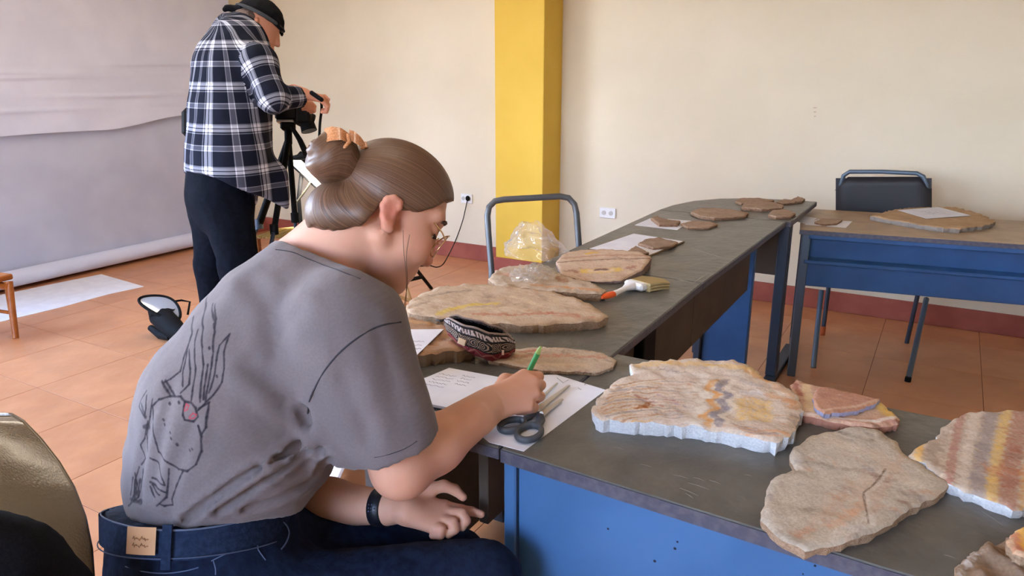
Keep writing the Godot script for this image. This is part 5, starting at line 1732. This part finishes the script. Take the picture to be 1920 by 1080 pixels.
	single("hair_stick", G.new().tube([PZ(684, 270, 1.27), PZ(705, 267, 1.27), PZ(724, 266, 1.27), PZ(733, 265, 1.27), PZ(741, 269, 1.27)], [0.002, 0.0025, 0.003, 0.006, 0.003], 8), M.black, "thin black hair stick across the top of the woman's head", "hair stick")
	# ---- T-shirt
	var ax := [PZ(385, 958, 1.23), PZ(402, 888, 1.225), PZ(440, 800, 1.22), PZ(483, 718, 1.22), PZ(533, 648, 1.23), PZ(575, 606, 1.24), PZ(616, 540, 1.26)]
	var rr := [0.118, 0.160, 0.178, 0.158, 0.150, 0.144, 0.114]
	f = around([PZ(200, 900, 1.2), PZ(660, 900, 1.2), PZ(500, 440, 1.3), PZ(810, 850, 1.15), PZ(395, 990, 1.22), sl, sr], 0.10, 0.0064)
	for i in 6: f.cone(ax[i], ax[i + 1], rr[i], rr[i + 1], 0.012, fwd, 0.85)
	f.cone(cs - sd * 0.13, cs + sd * 0.13, 0.078, 0.078, 0.03)
	var hem := PZ(746, 835, 1.165)
	var ad := (hem - sr).normalized()
	f.cone(sr + ad * 0.005, hem + ad * 0.03, 0.086, 0.066, 0.03)
	f.cone(PZ(640, 640, 1.13), PZ(660, 800, 1.16), 0.07, 0.058, 0.04)
	f.cone(sl, sl.lerp(ell_, 0.6), 0.084, 0.07, 0.03)
	f.cone(PZ(560, 820, 1.2), PZ(585, 860, 1.22), 0.06, 0.03, 0.04)
	var nk := PZ(608, 505, 1.26)
	var nd := (rx * 0.47 + cam.basis.y * 0.88 + fh * 0.26).normalized()
	var wc := PZ(383, 944, 1.235)
	var wa := PZ(557, 937, 1.27) - wc
	var wb := PZ(343, 983, 1.06) - wc
	var wn := wa.cross(wb).normalized()
	if wn.y < 0: wn = -wn
	f.each(func(p: Vector3, d: float) -> float:
		if p.distance_to(hem) < 0.125: d = maxf(d, (p - hem).dot(ad))
		if p.distance_to(nk) < 0.30 and p.y > nk.y - 0.12: d = maxf(d, (p - nk).dot(nd))
		return maxf(d, -(p - wc).dot(wn) - 0.006), 0.2)
	f.cone(hem - ad * 0.05, hem + ad * 0.05, 0.050, 0.054, 0.004, Vector3.ZERO, 1.0, true)
	f.cone(nk - nd * 0.03, nk + nd * 0.05, 0.066, 0.066, 0.004, fwd, 1.25, true)
	# folds: each is a crease between two points of the surface
	var cr := []
	for q in [[[352, 972], [444, 903], [520, 858], [584, 815], 0.019, 0.0065], [[408, 955], [487, 903], [540, 866], [592, 823], 0.019, 0.007], [[463, 952], [542, 925], [590, 890], [624, 858], 0.016, 0.0075],
			[[505, 866], [535, 848], [565, 828], [590, 808], 0.009, 0.006], [[572, 770], [582, 795], [592, 815], [604, 838], 0.012, 0.009], [[470, 690], [520, 730], [555, 760], [575, 775], 0.006, 0.014], [[560, 590], [530, 620], [515, 660], [505, 700], 0.003, 0.016],
			[[470, 530], [490, 560], [505, 590], [510, 620], 0.003, 0.016], [[320, 720], [310, 770], [300, 820], [290, 900], 0.004, 0.010], [[360, 800], [340, 850], [325, 900], [318, 950], 0.004, 0.010], [[290, 760], [275, 820], [265, 880], [262, 930], 0.004, 0.009],
			[[700, 610], [720, 660], [735, 720], [745, 780], 0.003, 0.016], [[640, 700], [660, 750], [680, 790], [690, 830], 0.003, 0.014]]:
		var l := []
		for k in 4:
			var h := ray(f, q[k][0], q[k][1])
			if not is_nan(h.x): l.append(h)
		if l.size() > 1: cr.append([smooth(l, 3), q[4], q[5]])
	f.each(func(p: Vector3, d: float) -> float:
		var e := d + 0.004 * nz.get_noise_3d(p.x * 900.0, p.y * 700.0, p.z * 900.0) + 0.0012 * nz.get_noise_3d(p.x * 3000.0, p.y * 2600.0, p.z * 3000.0)
		for c in cr:
			var best := 9.0
			var l: Array = c[0]
			for i in l.size() - 1:
				var a: Vector3 = l[i]
				var ab: Vector3 = l[i + 1] - a
				var t := clampf((p - a).dot(ab) / ab.length_squared(), 0, 1)
				best = minf(best, (p - a - ab * t).length())
				if best < 0.003: break
			if best < c[2] * 4.0:
				var x: float = best / c[2]
				e += c[1] * exp(-x * x * 1.6) - c[1] * 0.35 * exp(-(x - 2.0) * (x - 2.0) * 1.5)
		return e, 0.016)
	f.mesh()
	# the print: drawn on the back in the shirt's own plane
	var pn := (-fwd * 0.75 - sd * 0.66).normalized()
	var e2 := (Vector3.UP - pn * pn.y).normalized()
	var e1 := e2.cross(pn)
	var po := PZ(465, 750, 1.22)
	var flat := func(p: Vector3) -> Vector2: return Vector2((p - po).dot(e1), -(p - po).dot(e2))
	var pa := Paint.new(Vector2(-0.45, -0.45), Vector2(0.45, 0.45), 0.0011, nz)
	pa.base(S(109, 100, 101), S(118, 108, 108), S(102, 94, 96), 3.0, 60.0, 0.05)
	var ink := S(34, 30, 36)
	var zx := func(l: Array) -> Array:
		var out := []
		for q in l:
			var h := ray(f, 220.0 + q[0] / 2.454, 520.0 + q[1] / 2.454)
			if not is_nan(h.x): out.append(flat.call(h))
		return out
	for l in [[[440, 25], [420, 80], [405, 150], [395, 230], [390, 320], [395, 400], [385, 480], [380, 570]], [[440, 25], [450, 120], [455, 190], [445, 260], [440, 340], [430, 420], [415, 500], [405, 570]],
			[[375, 90], [350, 180], [345, 250], [325, 310], [305, 370], [290, 430], [245, 465], [215, 480]], [[345, 260], [320, 340], [300, 440], [300, 500]], [[370, 240], [355, 330], [360, 420], [345, 520], [340, 565]],
			[[515, 260], [490, 340], [490, 420], [480, 480], [440, 540], [400, 580], [370, 610]], [[515, 260], [470, 310], [455, 380], [445, 450], [420, 530]], [[330, 330], [335, 420], [330, 490], [290, 530]], [[415, 400], [400, 500], [395, 560]],
			[[370, 85], [330, 110], [300, 150], [270, 190]], [[160, 590], [190, 560], [240, 545], [290, 545], [310, 570]], [[160, 590], [165, 650], [170, 740], [190, 800], [230, 850], [280, 880], [320, 890], [360, 860], [385, 800], [385, 730], [370, 680]],
			[[305, 590], [300, 630], [310, 655], [350, 662], [370, 640], [360, 600], [340, 575], [310, 570], [305, 590]], [[375, 600], [420, 575], [410, 640], [405, 690], [385, 720], [370, 680]], [[205, 475], [230, 520], [245, 545]], [[220, 470], [250, 520], [265, 545]],
			[[135, 520], [110, 560], [100, 590], [125, 640], [130, 600], [135, 540]], [[140, 660], [125, 740], [105, 770], [130, 830], [110, 860]], [[160, 560], [150, 640], [135, 720], [140, 800]],
			[[300, 890], [270, 960], [250, 1020], [255, 1045], [215, 1050], [190, 1040]], [[235, 880], [230, 960], [225, 1010], [180, 1050]], [[150, 830], [190, 850], [210, 940], [215, 955], [160, 920]], [[150, 940], [200, 980], [225, 990]], [[150, 960], [170, 1010]], [[160, 950], [190, 1000]],
			[[100, 870], [80, 930], [75, 1000], [60, 1040]], [[120, 880], [110, 960], [95, 1010], [50, 1050]], [[80, 900], [100, 980]], [[70, 920], [60, 1000]], [[440, 120], [450, 200]], [[445, 210], [450, 250]]]:
		pa.stroke(zx.call(l), 0.0024, ink, 0.95, 0.3, 0.6)
	for l in [[[110, 580], [128, 640]], [[118, 684], [146, 688]], [[85, 940], [80, 1010]], [[105, 930], [95, 1000]], [[60, 1020], [110, 1030]]]: pa.stroke(zx.call(l), 0.005, ink, 0.75, 0.4)
	for q in [[210, 650], [215, 672], [240, 710], [243, 735], [270, 765], [330, 790], [340, 785], [240, 575], [280, 570], [455, 450], [420, 320]]: pa.stroke(zx.call([q, [q[0] + 4, q[1] + 7]]), 0.0026, ink, 0.85)
	for l in [[[308, 605], [316, 580], [328, 588], [322, 606], [308, 612]], [[330, 642], [345, 624], [362, 630], [352, 646], [330, 648]]]: pa.stroke(zx.call(l), 0.0018, S(186, 54, 66), 0.95, 0.1)
	var tm := mat(Color.WHITE, 0.9, 0.0, 0.25)
	tm.albedo_texture = pa.tex()
	tm.rim_enabled = true
	tm.rim = 0.3
	var nv := f.normals()
	var sh := put("t_shirt", [[f.arrays(func(p: Vector3, n: Vector3) -> Vector2:
		if n.dot(pn) < -0.15: return Vector2(0.04, 0.04)
		return pa.uv(flat.call(p))), tm]], o, )
	sh.set_meta("label", "washed grey T-shirt with a line drawing of a rabbit on the back")
	var seam := func(called: String, l: Array, r: float, m: Material, parent: Node, fld: Field) -> void:
		var pts := []
		for q in l:
			var h := ray(fld, q[0], q[1])
			if not is_nan(h.x) and (pts.is_empty() or h.distance_to(pts[pts.size() - 1]) < 0.05): pts.append(h)
		if pts.size() > 2: part(called, G.new().tube(smooth(pts, 3), r, 6), m, parent)
	var dk := mat(S(46, 44, 52), 0.9)
	seam.call("shoulder_seam", [[752, 604], [725, 608], [700, 616], [670, 634], [640, 658], [612, 690], [592, 724], [580, 752], [577, 775]], 0.0013, dk, sh, f)
	seam.call("collar_seam", [[517, 468], [534, 470], [552, 474], [572, 483], [592, 491], [612, 499], [634, 507], [655, 515], [676, 523]], 0.0008, dk, sh, f)
	seam.call("hem_stitch", [[702, 858], [730, 852], [760, 841], [782, 827]], 0.0007, dk, sh, f)
	# ---- jeans
	var jf := around([PZ(220, 1100, 1.2), PZ(950, 1120, 1.3), PZ(880, 1060, 1.45), hip - Vector3(0, 0.22, 0), PZ(380, 930, 1.24)], 0.11, 0.009)
	jf.cone(hip - Vector3(0, 0.04, 0), wc - wn * 0.02, 0.172, 0.158, 0.05, fwd, 0.92)
	var kr := PZ(898, 1096, 1.25)
	var kl := PZ(850, 1062, 1.42)
	jf.cone(hip - sd * 0.085 - Vector3(0, 0.06, 0), kr, 0.105, 0.074, 0.05)
	jf.cone(hip + sd * 0.085 - Vector3(0, 0.03, 0), kl, 0.105, 0.072, 0.04)
	jf.each(func(p: Vector3, d: float) -> float:
		d = maxf(d, (p - wc).dot(wn) + 0.004)
		return d + 0.004 * nz.get_noise_3d(p.x * 1500.0, p.y * 1500.0, p.z * 1500.0), 0.05)
	var shin := Field.new(kr.min(kl) - Vector3(0.12, 0.6, 0.12), kr.max(kl) + Vector3(0.12, 0.09, 0.12), 0.011)
	shin.cone(kr, Vector3(kr.x - 0.05, 0.09, kr.z + 0.02), 0.074, 0.055, 0.03)
	shin.cone(kl, Vector3(kl.x - 0.05, 0.09, kl.z + 0.02), 0.072, 0.055, 0.03)
	jf.mesh()
	shin.mesh()
	var jm := tri_mat(S(17, 24, 42), S(28, 40, 64), 0.85, 0.02, 4.0, 1.5, 0.25, 90)
	var je := put("jeans", [[join(jf.arrays(), shin.arrays()), jm]], o)
	je.set_meta("label", "dark blue jeans")
	var wbm := tri_mat(S(25, 36, 58), S(40, 54, 80), 0.85, 0.03, 6.0, 1.5, 0.25, 91)
	var band := G.new()
	for off in [0.0, -0.005]:
		band.grid(func(u, v):
			var an: float = TAU * u
			var k: float = 1.0 + off * 6.0 + 0.02 * exp(-pow((wrapf(an - 2.75, -PI, PI)) / 0.4, 2.0)) * (1.0 - v)
			return wc + wa * cos(an) * k + wb * sin(an) * k - wn * (v * 0.042) + wn * 0.004 * sin(an * 3.0) - wn * 0.004, 72, 5, Vector3.ZERO, off == 0.0)
	var wbo := part("waistband", band, wbm, je)
	var topr := []
	var lowr := []
	for k in 72:
		var an := TAU * k / 72
		topr.append(wc + wa * cos(an) + wb * sin(an) + wn * (0.004 * sin(an * 3.0) - 0.004))
		lowr.append(wc + (wa * cos(an) + wb * sin(an)) * 1.012 - wn * 0.046)
	part("top_stitch", G.new().tube(topr, 0.0014, 6, true), mat(S(92, 104, 128), 0.9), wbo)
	part("lower_stitch", G.new().tube(lowr, 0.0010, 6, true), mat(S(70, 84, 112), 0.9), wbo)
	var onband := func(an: float, v: float, e: float) -> Vector3: return wc + (wa * cos(an) + wb * sin(an)) * (1.0 + e) - wn * (v * 0.042)
	var lp := G.new()
	lp.grid(func(u, v): return onband.call(1.66 + (1.0 - u) * 0.085, -0.02 + v * 1.45, 0.03), 4, 10, -cam.basis.z * -1.0)
	lp.grid(func(u, v): return onband.call(1.655 + (1.0 - u) * 0.095, -0.02 + v * 1.45, 0.012), 4, 10, cam.basis.z)
	part("belt_loop", lp, wbm, wbo)
	var patch := G.new()
	patch.grid(func(u, v): return onband.call(2.10 - u * 0.30, 0.06 + v * 0.90, 0.03), 8, 6, cam.basis.z)
	var pmx := mat(S(196, 150, 108), 0.8)
	part("leather_patch", patch, pmx, wbo, "tan leather patch with pressed lettering")
	var let := G.new()
	for r in 2:
		for k in 6:
			var a0 := 2.03 - k * 0.028
			let.tube([onband.call(a0, 0.45 + r * 0.22, 0.034), onband.call(a0 - 0.012, 0.36 + r * 0.22 + (k % 3) * 0.05, 0.034), onband.call(a0 - 0.022, 0.50 + r * 0.22 - (k % 2) * 0.06, 0.034)], 0.0006, 4)
	part("patch_lettering", let, mat(S(140, 98, 66), 0.9), wbo)
	var stt := mat(S(88, 104, 134), 0.9)
	seam.call("yoke_stitch", [[235, 1062], [270, 1072], [310, 1075], [350, 1070], [372, 1064]], 0.0009, stt, je, jf)
	seam.call("pocket_stitch", [[396, 1052], [420, 1040], [450, 1028], [480, 1014], [484, 1030], [498, 1050]], 0.0009, stt, je, jf)
	seam.call("pocket_stitch", [[400, 1052], [404, 1066], [404, 1078]], 0.0009, stt, je, jf)
	seam.call("side_seam", [[525, 975], [537, 985], [542, 1000], [536, 1018], [527, 1030]], 0.0014, stt, je, jf)
	for q in [[kr, "shoe"], [kl, "shoe"]]:
		var k: Vector3 = q[0]
		part("shoe", G.new().ball(Vector3(k.x, 0.045, k.z) + fwd * 0.03, Vector3(0.13, 0.045, 0.048), 14, 8, Basis(fwd, Vector3.UP, sd)), M.black, o)
	# watch on the left wrist
	var wx := (wl - ell_).normalized()
	var wt := thing("wristwatch", wl.lerp(ell_, 0.08), "black wristwatch band on the seated woman's left wrist", "watch")
	var wcn := wl.lerp(ell_, 0.06)
	part("band", G.new().tube([wcn - wx * 0.0125, wcn - wx * 0.011, wcn + wx * 0.011, wcn + wx * 0.0125], [0.0305, 0.0335, 0.0335, 0.0305], 28), mat(S(18, 18, 26), 0.45), wt)
	var hol := G.new()
	var vv := (cam.position - wcn)
	vv = (vv - wx * vv.dot(wx)).normalized()
	var vw := wx.cross(vv)
	for i in 3:
		for j in 3:
			var an := (j - 1) * 0.16 + 0.1
			hol.ball(wcn + wx * (i - 1) * 0.006 + (vv * cos(an) + vw * sin(an)) * 0.0338, Vector3.ONE * 0.0016, 6, 4)
	part("hole", hol, mat(S(70, 76, 104), 0.6), wt).set_meta("kind", "stuff")
	# pencil
	var p0 := PZ(1014, 650, 1.44)
	var p1 := P(972, 737, DT + 0.002)
	var pd := (p1 - p0).normalized()
	var pe := thing("pencil", p1, "green pencil held upright in the woman's right hand", "pencil")
	var pm := mat(S(52, 146, 76), 0.4)
	part("shaft", G.new().tube([p0 + pd * 0.016, p1 - pd * 0.02], 0.0058, 6), pm, pe)
	part("cap", G.new().tube([p0, p0 + pd * 0.016], [0.0025, 0.0056], 6), mat(S(150, 176, 92), 0.5), pe)
	part("point", G.new().tube([p1 - pd * 0.02, p1], [0.0056, 0.0008], 6), mat(S(206, 170, 120), 0.7), pe)
	# the stool under her
	var sto := thing("stool", Vector3(hip.x, 0, hip.z), "plain wooden stool the woman sits on", "stool")
	part("seat", G.new().box(Vector3(hip.x + 0.05, 0.36, hip.z - 0.03), Vector3(0.36, 0.035, 0.36), 0.008), M.wood, sto)
	for e in [[-1, -1], [1, -1], [1, 1], [-1, 1]]:
		part("leg", G.new().tube([Vector3(hip.x + 0.05 + e[0] * 0.14, 0.345, hip.z - 0.03 + e[1] * 0.14), Vector3(hip.x + 0.05 + e[0] * 0.16, 0, hip.z - 0.03 + e[1] * 0.16)], 0.016, 8), M.wood, sto)

func man() -> void:
	var z := 3.65
	var rx := cam.basis.x
	var fh := Vector3(-cam.basis.z.x, 0, -cam.basis.z.z).normalized()
	var phi := deg_to_rad(35.0)
	var fwd := rx * cos(phi) + fh * sin(phi)
	var sd := -rx * sin(phi) + fh * cos(phi)             # towards his left
	var ft := P(418, 684, 0.0)
	var o := thing("person", ft, "standing man in a black and white plaid shirt and black cap working a camera remote", "person")
	var Q := func(x: float, y: float, dz := 0.0) -> Vector3: return PZ(x, y, z + dz)
	# ---- shirt
	var ax := [Q.call(430, 352), Q.call(430, 300), Q.call(430, 220), Q.call(436, 150), Q.call(452, 95), Q.call(470, 82)]
	var rr := [0.275, 0.262, 0.245, 0.240, 0.18, 0.09]
	var sr: Vector3 = Q.call(487, 118, -0.17)
	var sl: Vector3 = Q.call(430, 100, 0.17)
	var er: Vector3 = Q.call(512, 184, -0.20)
	var hr: Vector3 = Q.call(566, 180, -0.08)
	var e_l: Vector3 = Q.call(500, 190, 0.25)
	var hl: Vector3 = Q.call(548, 186, 0.14)
	var f := around([Q.call(320, 300), Q.call(570, 180, -0.2), Q.call(430, 50), Q.call(430, 400, -0.3), Q.call(430, 360, 0.3)], 0.13, 0.0125)
	for i in 5: f.cone(ax[i], ax[i + 1], rr[i], rr[i + 1], 0.06, fwd, 0.72)
	f.cone(sr, sl, 0.080, 0.080, 0.05)
	f.cone(Q.call(515, 330), Q.call(522, 380), 0.06, 0.05, 0.08)
	f.cone(sr, er, 0.083, 0.07, 0.03)
	f.cone(er, hr, 0.068, 0.047, 0.02)
	f.cone(sl, e_l, 0.08, 0.068, 0.03)
	f.cone(e_l, hl, 0.066, 0.045, 0.02)
	var h0: Vector3 = Q.call(325, 322)
	var h1: Vector3 = Q.call(545, 396)
	f.each(func(p: Vector3, d: float) -> float:
		var q := cam.basis.inverse() * (p - h0)
		var qe := cam.basis.inverse() * (h1 - h0)
		var t := q.x / qe.x
		var lim := qe.y * (t * 0.35 + 0.65 * t * t) if t < 1.0 else qe.y
		d = maxf(d, (lim - q.y) * 0.9)
		var along := (p - hr).dot((hr - er).normalized())
		if p.distance_to(hr) < 0.09: d = maxf(d, along)
		return d + 0.010 * nz.get_noise_3d(p.x * 420.0, p.y * 220.0, p.z * 420.0) + 0.005 * nz.get_noise_3d(p.x * 1100.0, p.y * 800.0, p.z * 1100.0), 0.1)
	f.mesh()
	var im := Image.create(256, 256, false, Image.FORMAT_RGB8)
	var bandv := func(t: float) -> float:
		var w := 0.0
		for q in [[0.15, 0.034, 1.0], [0.24, 0.034, 1.0], [0.32, 0.012, 0.7], [0.10, 0.012, 0.7], [0.66, 0.05, 0.45], [0.60, 0.010, 0.9], [0.72, 0.010, 0.9]]:
			if absf(t - q[0]) < q[1]: w = maxf(w, q[2])
		return w
	for y in 256:
		for x in 256:
			var a: float = bandv.call(x / 256.0)
			var b: float = bandv.call(y / 256.0)
			var tw := 0.5 + 0.5 * float((x + y) / 2 % 2)
			var k := clampf((a + b) * 0.5 + 0.12 * (tw - 0.5) * (a + b), 0, 1)
			im.set_pixel(x, y, S(26, 28, 40).lerp(S(222, 222, 232), k))
	var pm := mat(Color.WHITE, 0.9, 0.0, 0.2)
	pm.albedo_texture = ImageTexture.create_from_image(im)
	var seg := func(p: Vector3, a: Vector3, b: Vector3) -> float:
		var ab := b - a
		var t := clampf((p - a).dot(ab) / ab.length_squared(), 0, 1)
		return (p - a - ab * t).length()
	var rep := 0.185
	put("plaid_shirt", [[f.split(func(p: Vector3, c: Vector3) -> Vector2:
		var du: float = seg.call(c, sr, er) - 0.078
		var dfr: float = seg.call(c, er, hr) - 0.058
		var dt: float = (Vector3(c.x, 0, c.z) - Vector3(ax[2].x, 0, ax[2].z)).length() - 0.24
		if minf(du, dfr) < 0.02 and (du < dfr or dfr < 0.02):
			var a := sr if du < dfr else er
			var b := er if du < dfr else hr
			var dd := (b - a).normalized()
			var q := p - a
			var e1 := dd.cross(cam.basis.z).normalized()
			var e2 := dd.cross(e1)
			var an := atan2(q.dot(e1), -q.dot(e2))
			return Vector2(an * 0.07 / rep, q.dot(dd) / rep)
		var q: Vector3 = p - ax[2]
		var an := atan2(q.dot(sd), -q.dot(fwd))
		var anc := atan2((c - ax[2]).dot(sd), -(c - ax[2]).dot(fwd))
		if an - anc > PI: an -= TAU
		elif anc - an > PI: an += TAU
		return Vector2(an * 0.22 / rep + 0.3, -q.y / rep)), pm]], o)
	# ---- skin: head, hands
	var hc: Vector3 = Q.call(486, 56)
	var psi := deg_to_rad(12.0)
	var hf := rx * cos(psi) - cam.basis.z * sin(psi)
	var pt := deg_to_rad(20.0)
	var hx := hf * cos(pt) - cam.basis.y * sin(pt)
	var hy := hf * sin(pt) + cam.basis.y * cos(pt)
	var hz := hx.cross(hy)
	var hb := Basis(hx, hy, hz)
	var H := func(a: float, b: float, c := 0.0) -> Vector3: return hc + hx * a + hy * b + hz * c
	f = around([hc, H.call(-0.055, -0.14)], 0.17, 0.0065)
	f.ell(H.call(-0.015, 0.035), hb, Vector3(0.1, 0.09, 0.078), 0.02)
	f.ell(H.call(0.035, -0.03), hb, Vector3(0.056, 0.088, 0.064), 0.03)
	f.cone(H.call(0.055, -0.098), H.call(0.06, -0.098), 0.024, 0.022, 0.02)
	f.cone(H.call(0.086, 0.010), H.call(0.104, -0.034), 0.011, 0.012, 0.012)
	f.ell(H.call(0.085, -0.072), hb, Vector3(0.014, 0.018, 0.025), 0.012)
	f.cone(H.call(-0.02, -0.03), H.call(-0.055, -0.18), 0.06, 0.065, 0.03)
	for s in [-1, 1]:
		f.cone(H.call(-0.008, 0.018, s * 0.08), H.call(-0.012, -0.024, s * 0.078), 0.012, 0.009, 0.006)
		f.cone(H.call(0.0, -0.05, s * 0.05), H.call(0.055, -0.095, s * 0.015), 0.022, 0.02, 0.02)
	f.mesh()
	var skin := mat(S(198, 136, 108), 0.55, 0.0, 0.4)
	var body := f.arrays()
	var hand := func(w: Vector3, dirv: Vector3, up: Vector3, mir: float) -> void:
		var s := dirv.cross(up).normalized() * mir
		var g := around([w - dirv * 0.03, w + dirv * 0.14], 0.07, 0.006)
		g.cone(w - dirv * 0.05, w, 0.031, 0.03, 0.01)
		for i in 4:
			var k := w + dirv * 0.085 + s * (i - 1.5) * 0.02 + up * (0.012 - absf(i - 1.2) * 0.004)
			g.cone(w + s * (i - 1.5) * 0.009, k, 0.021, 0.013, 0.012)
			var p1 := k + dirv * 0.030 - up * 0.022
			var p2 := p1 - dirv * 0.002 - up * 0.025
			var p3 := p2 - dirv * 0.022 - up * 0.008
			chain(g, [k, p1, p2, p3], [0.0115, 0.0105, 0.0095, 0.0085], 0.003)
		chain(g, [w + dirv * 0.02 - s * 0.025, w + dirv * 0.06 - s * 0.042 + up * 0.005, w + dirv * 0.095 - s * 0.030 + up * 0.016, w + dirv * 0.115 - s * 0.012 + up * 0.012], [0.018, 0.0135, 0.0115, 0.009], 0.006)
		g.mesh()
		body = join(body, g.arrays())
	var hd: Vector3 = (Q.call(598, 186, -0.06) - Q.call(568, 176, -0.08)).normalized()
	hand.call(Q.call(570, 177, -0.08), hd, (cam.basis.y * 0.8 + hd * 0.15 - cam.basis.z * -0.3).normalized(), 1.0)
	hand.call(hl, (Q.call(580, 190, 0.10) - hl).normalized(), cam.basis.y, -1.0)
	var trunk := around([H.call(-0.055, -0.18), sr, sl, er, hl], 0.09, 0.012)   # what the shirt hides, so that the body is whole
	trunk.cone(H.call(-0.03, -0.1), ax[2], 0.055, 0.09, 0.03)
	chain(trunk, [ax[4], sr, er, hr], [0.07, 0.05, 0.038, 0.028], 0.02)
	chain(trunk, [ax[4], sl, e_l, hl], [0.07, 0.05, 0.038, 0.028], 0.02)
	trunk.mesh()
	body = join(body, trunk.arrays())
	put("body", [[body, skin]], o)
	# ---- hair and cap
	f = around([H.call(-0.05, 0.0)], 0.16, 0.008)
	f.ell(H.call(-0.050, 0.006), hb, Vector3(0.086, 0.088, 0.0885), 0.02)
	f.cone(H.call(-0.09, -0.03), H.call(-0.145, -0.04), 0.045, 0.018, 0.03)
	f.each(func(p: Vector3, d: float) -> float: return d + 0.008 * nz.get_noise_3d(p.x * 3000.0, p.y * 1500.0, p.z * 3000.0), 0.05)
	f.mesh()
	put("hair", [[f.arrays(), tri_mat(S(66, 52, 46), S(120, 104, 96), 0.7, 0.06, 8.0, 3.0, 0.3, 95)]], o)
	var cap := Field.new(hc - Vector3.ONE * 0.2, hc + Vector3.ONE * 0.22, 0.007)
	cap.ell(H.call(-0.015, 0.052), hb, Vector3(0.116, 0.098, 0.094), 0.02)
	cap.each(func(p: Vector3, d: float) -> float:
		var q := p - hc
		return maxf(d, 0.044 - q.dot(hy) - 0.10 * q.dot(hx)), 0.1)
	cap.cone(H.call(-0.10, 0.045, 0.03), H.call(-0.165, 0.035, 0.03), 0.026, 0.012, 0.02)
	cap.cone(H.call(-0.15, 0.04, 0.03), H.call(-0.172, 0.018, 0.03), 0.012, 0.010, 0.01)
	for k in 7:
		var s := (k - 3) * 0.02
		cap.cone(H.call(0.078, 0.056, s), H.call(0.112 - absf(k - 3) * 0.006, 0.040 - absf(k - 3) * 0.002, s), 0.008, 0.005, 0.012)
	cap.each(func(p: Vector3, d: float) -> float: return d + 0.005 * nz.get_noise_3d(p.x * 1800.0, p.y * 1800.0, p.z * 1800.0), 0.03)
	cap.mesh()
	var cp := put("cap", [[cap.arrays(), M.blackfab]], o)
	var bandp := []
	for k in 30:
		var an := TAU * k / 30
		bandp.append(H.call(-0.015 + cos(an) * 0.115, 0.052 - 0.010 * cos(an), sin(an) * 0.094))
	part("cap_band", G.new().tube(bandp, 0.012, 8, true, 0.5), tri_mat(S(40, 40, 42), S(96, 96, 96), 0.9, 0.1, 12.0, 0.0, 0.2, 96), cp)
	# ---- trousers
	f = around([Q.call(410, 320), ft + Vector3(0.16, 0.02, 0.16), ft - Vector3(0.18, 0, 0.18)], 0.16, 0.014)
	var pv: Vector3 = Q.call(412, 370)
	f.cone(Q.call(414, 320), pv, 0.195, 0.20, 0.04, fwd, 0.78)
	var kr: Vector3 = Q.call(448, 500, -0.09)
	var kl: Vector3 = Q.call(400, 500, 0.10)
	f.cone(pv - sd * 0.09, kr, 0.125, 0.088, 0.05)
	f.cone(pv + sd * 0.09, kl, 0.125, 0.088, 0.05)
	f.cone(kr, Vector3(kr.x, 0.08, kr.z), 0.088, 0.078, 0.03)
	f.cone(kl, Vector3(kl.x, 0.08, kl.z), 0.088, 0.078, 0.03)
	f.each(func(p: Vector3, d: float) -> float: return d + 0.010 * nz.get_noise_3d(p.x * 700.0, p.y * 350.0, p.z * 700.0), 0.06)
	f.mesh()
	put("trousers", [[f.arrays(), tri_mat(S(11, 13, 20), S(18, 21, 31), 0.9, 0.02, 3.0, 1.5, 0.2, 97)]], o)
	for k in [kr, kl]:
		part("shoe", G.new().ball(Vector3(k.x, 0.05, k.z) + fwd * 0.05, Vector3(0.15, 0.05, 0.055), 14, 8, Basis(fwd, Vector3.UP, sd)), M.black, o)
	part("waist_pouch", G.new().box(Q.call(357, 232, 0.0), Vector3(0.06, 0.14, 0.10), 0.02, cam.basis), M.black, o)
	part("wristband", G.new().tube([Q.call(567, 180, -0.08), Q.call(571, 181, -0.078)], 0.034, 16), M.black, o)
	single("camera_remote", G.new().box(Q.call(594, 181, -0.10), Vector3(0.07, 0.02, 0.04), 0.006, cam.basis * Basis(Vector3.BACK, -0.6)), M.black, "small black remote held in the standing man's hand", "remote")
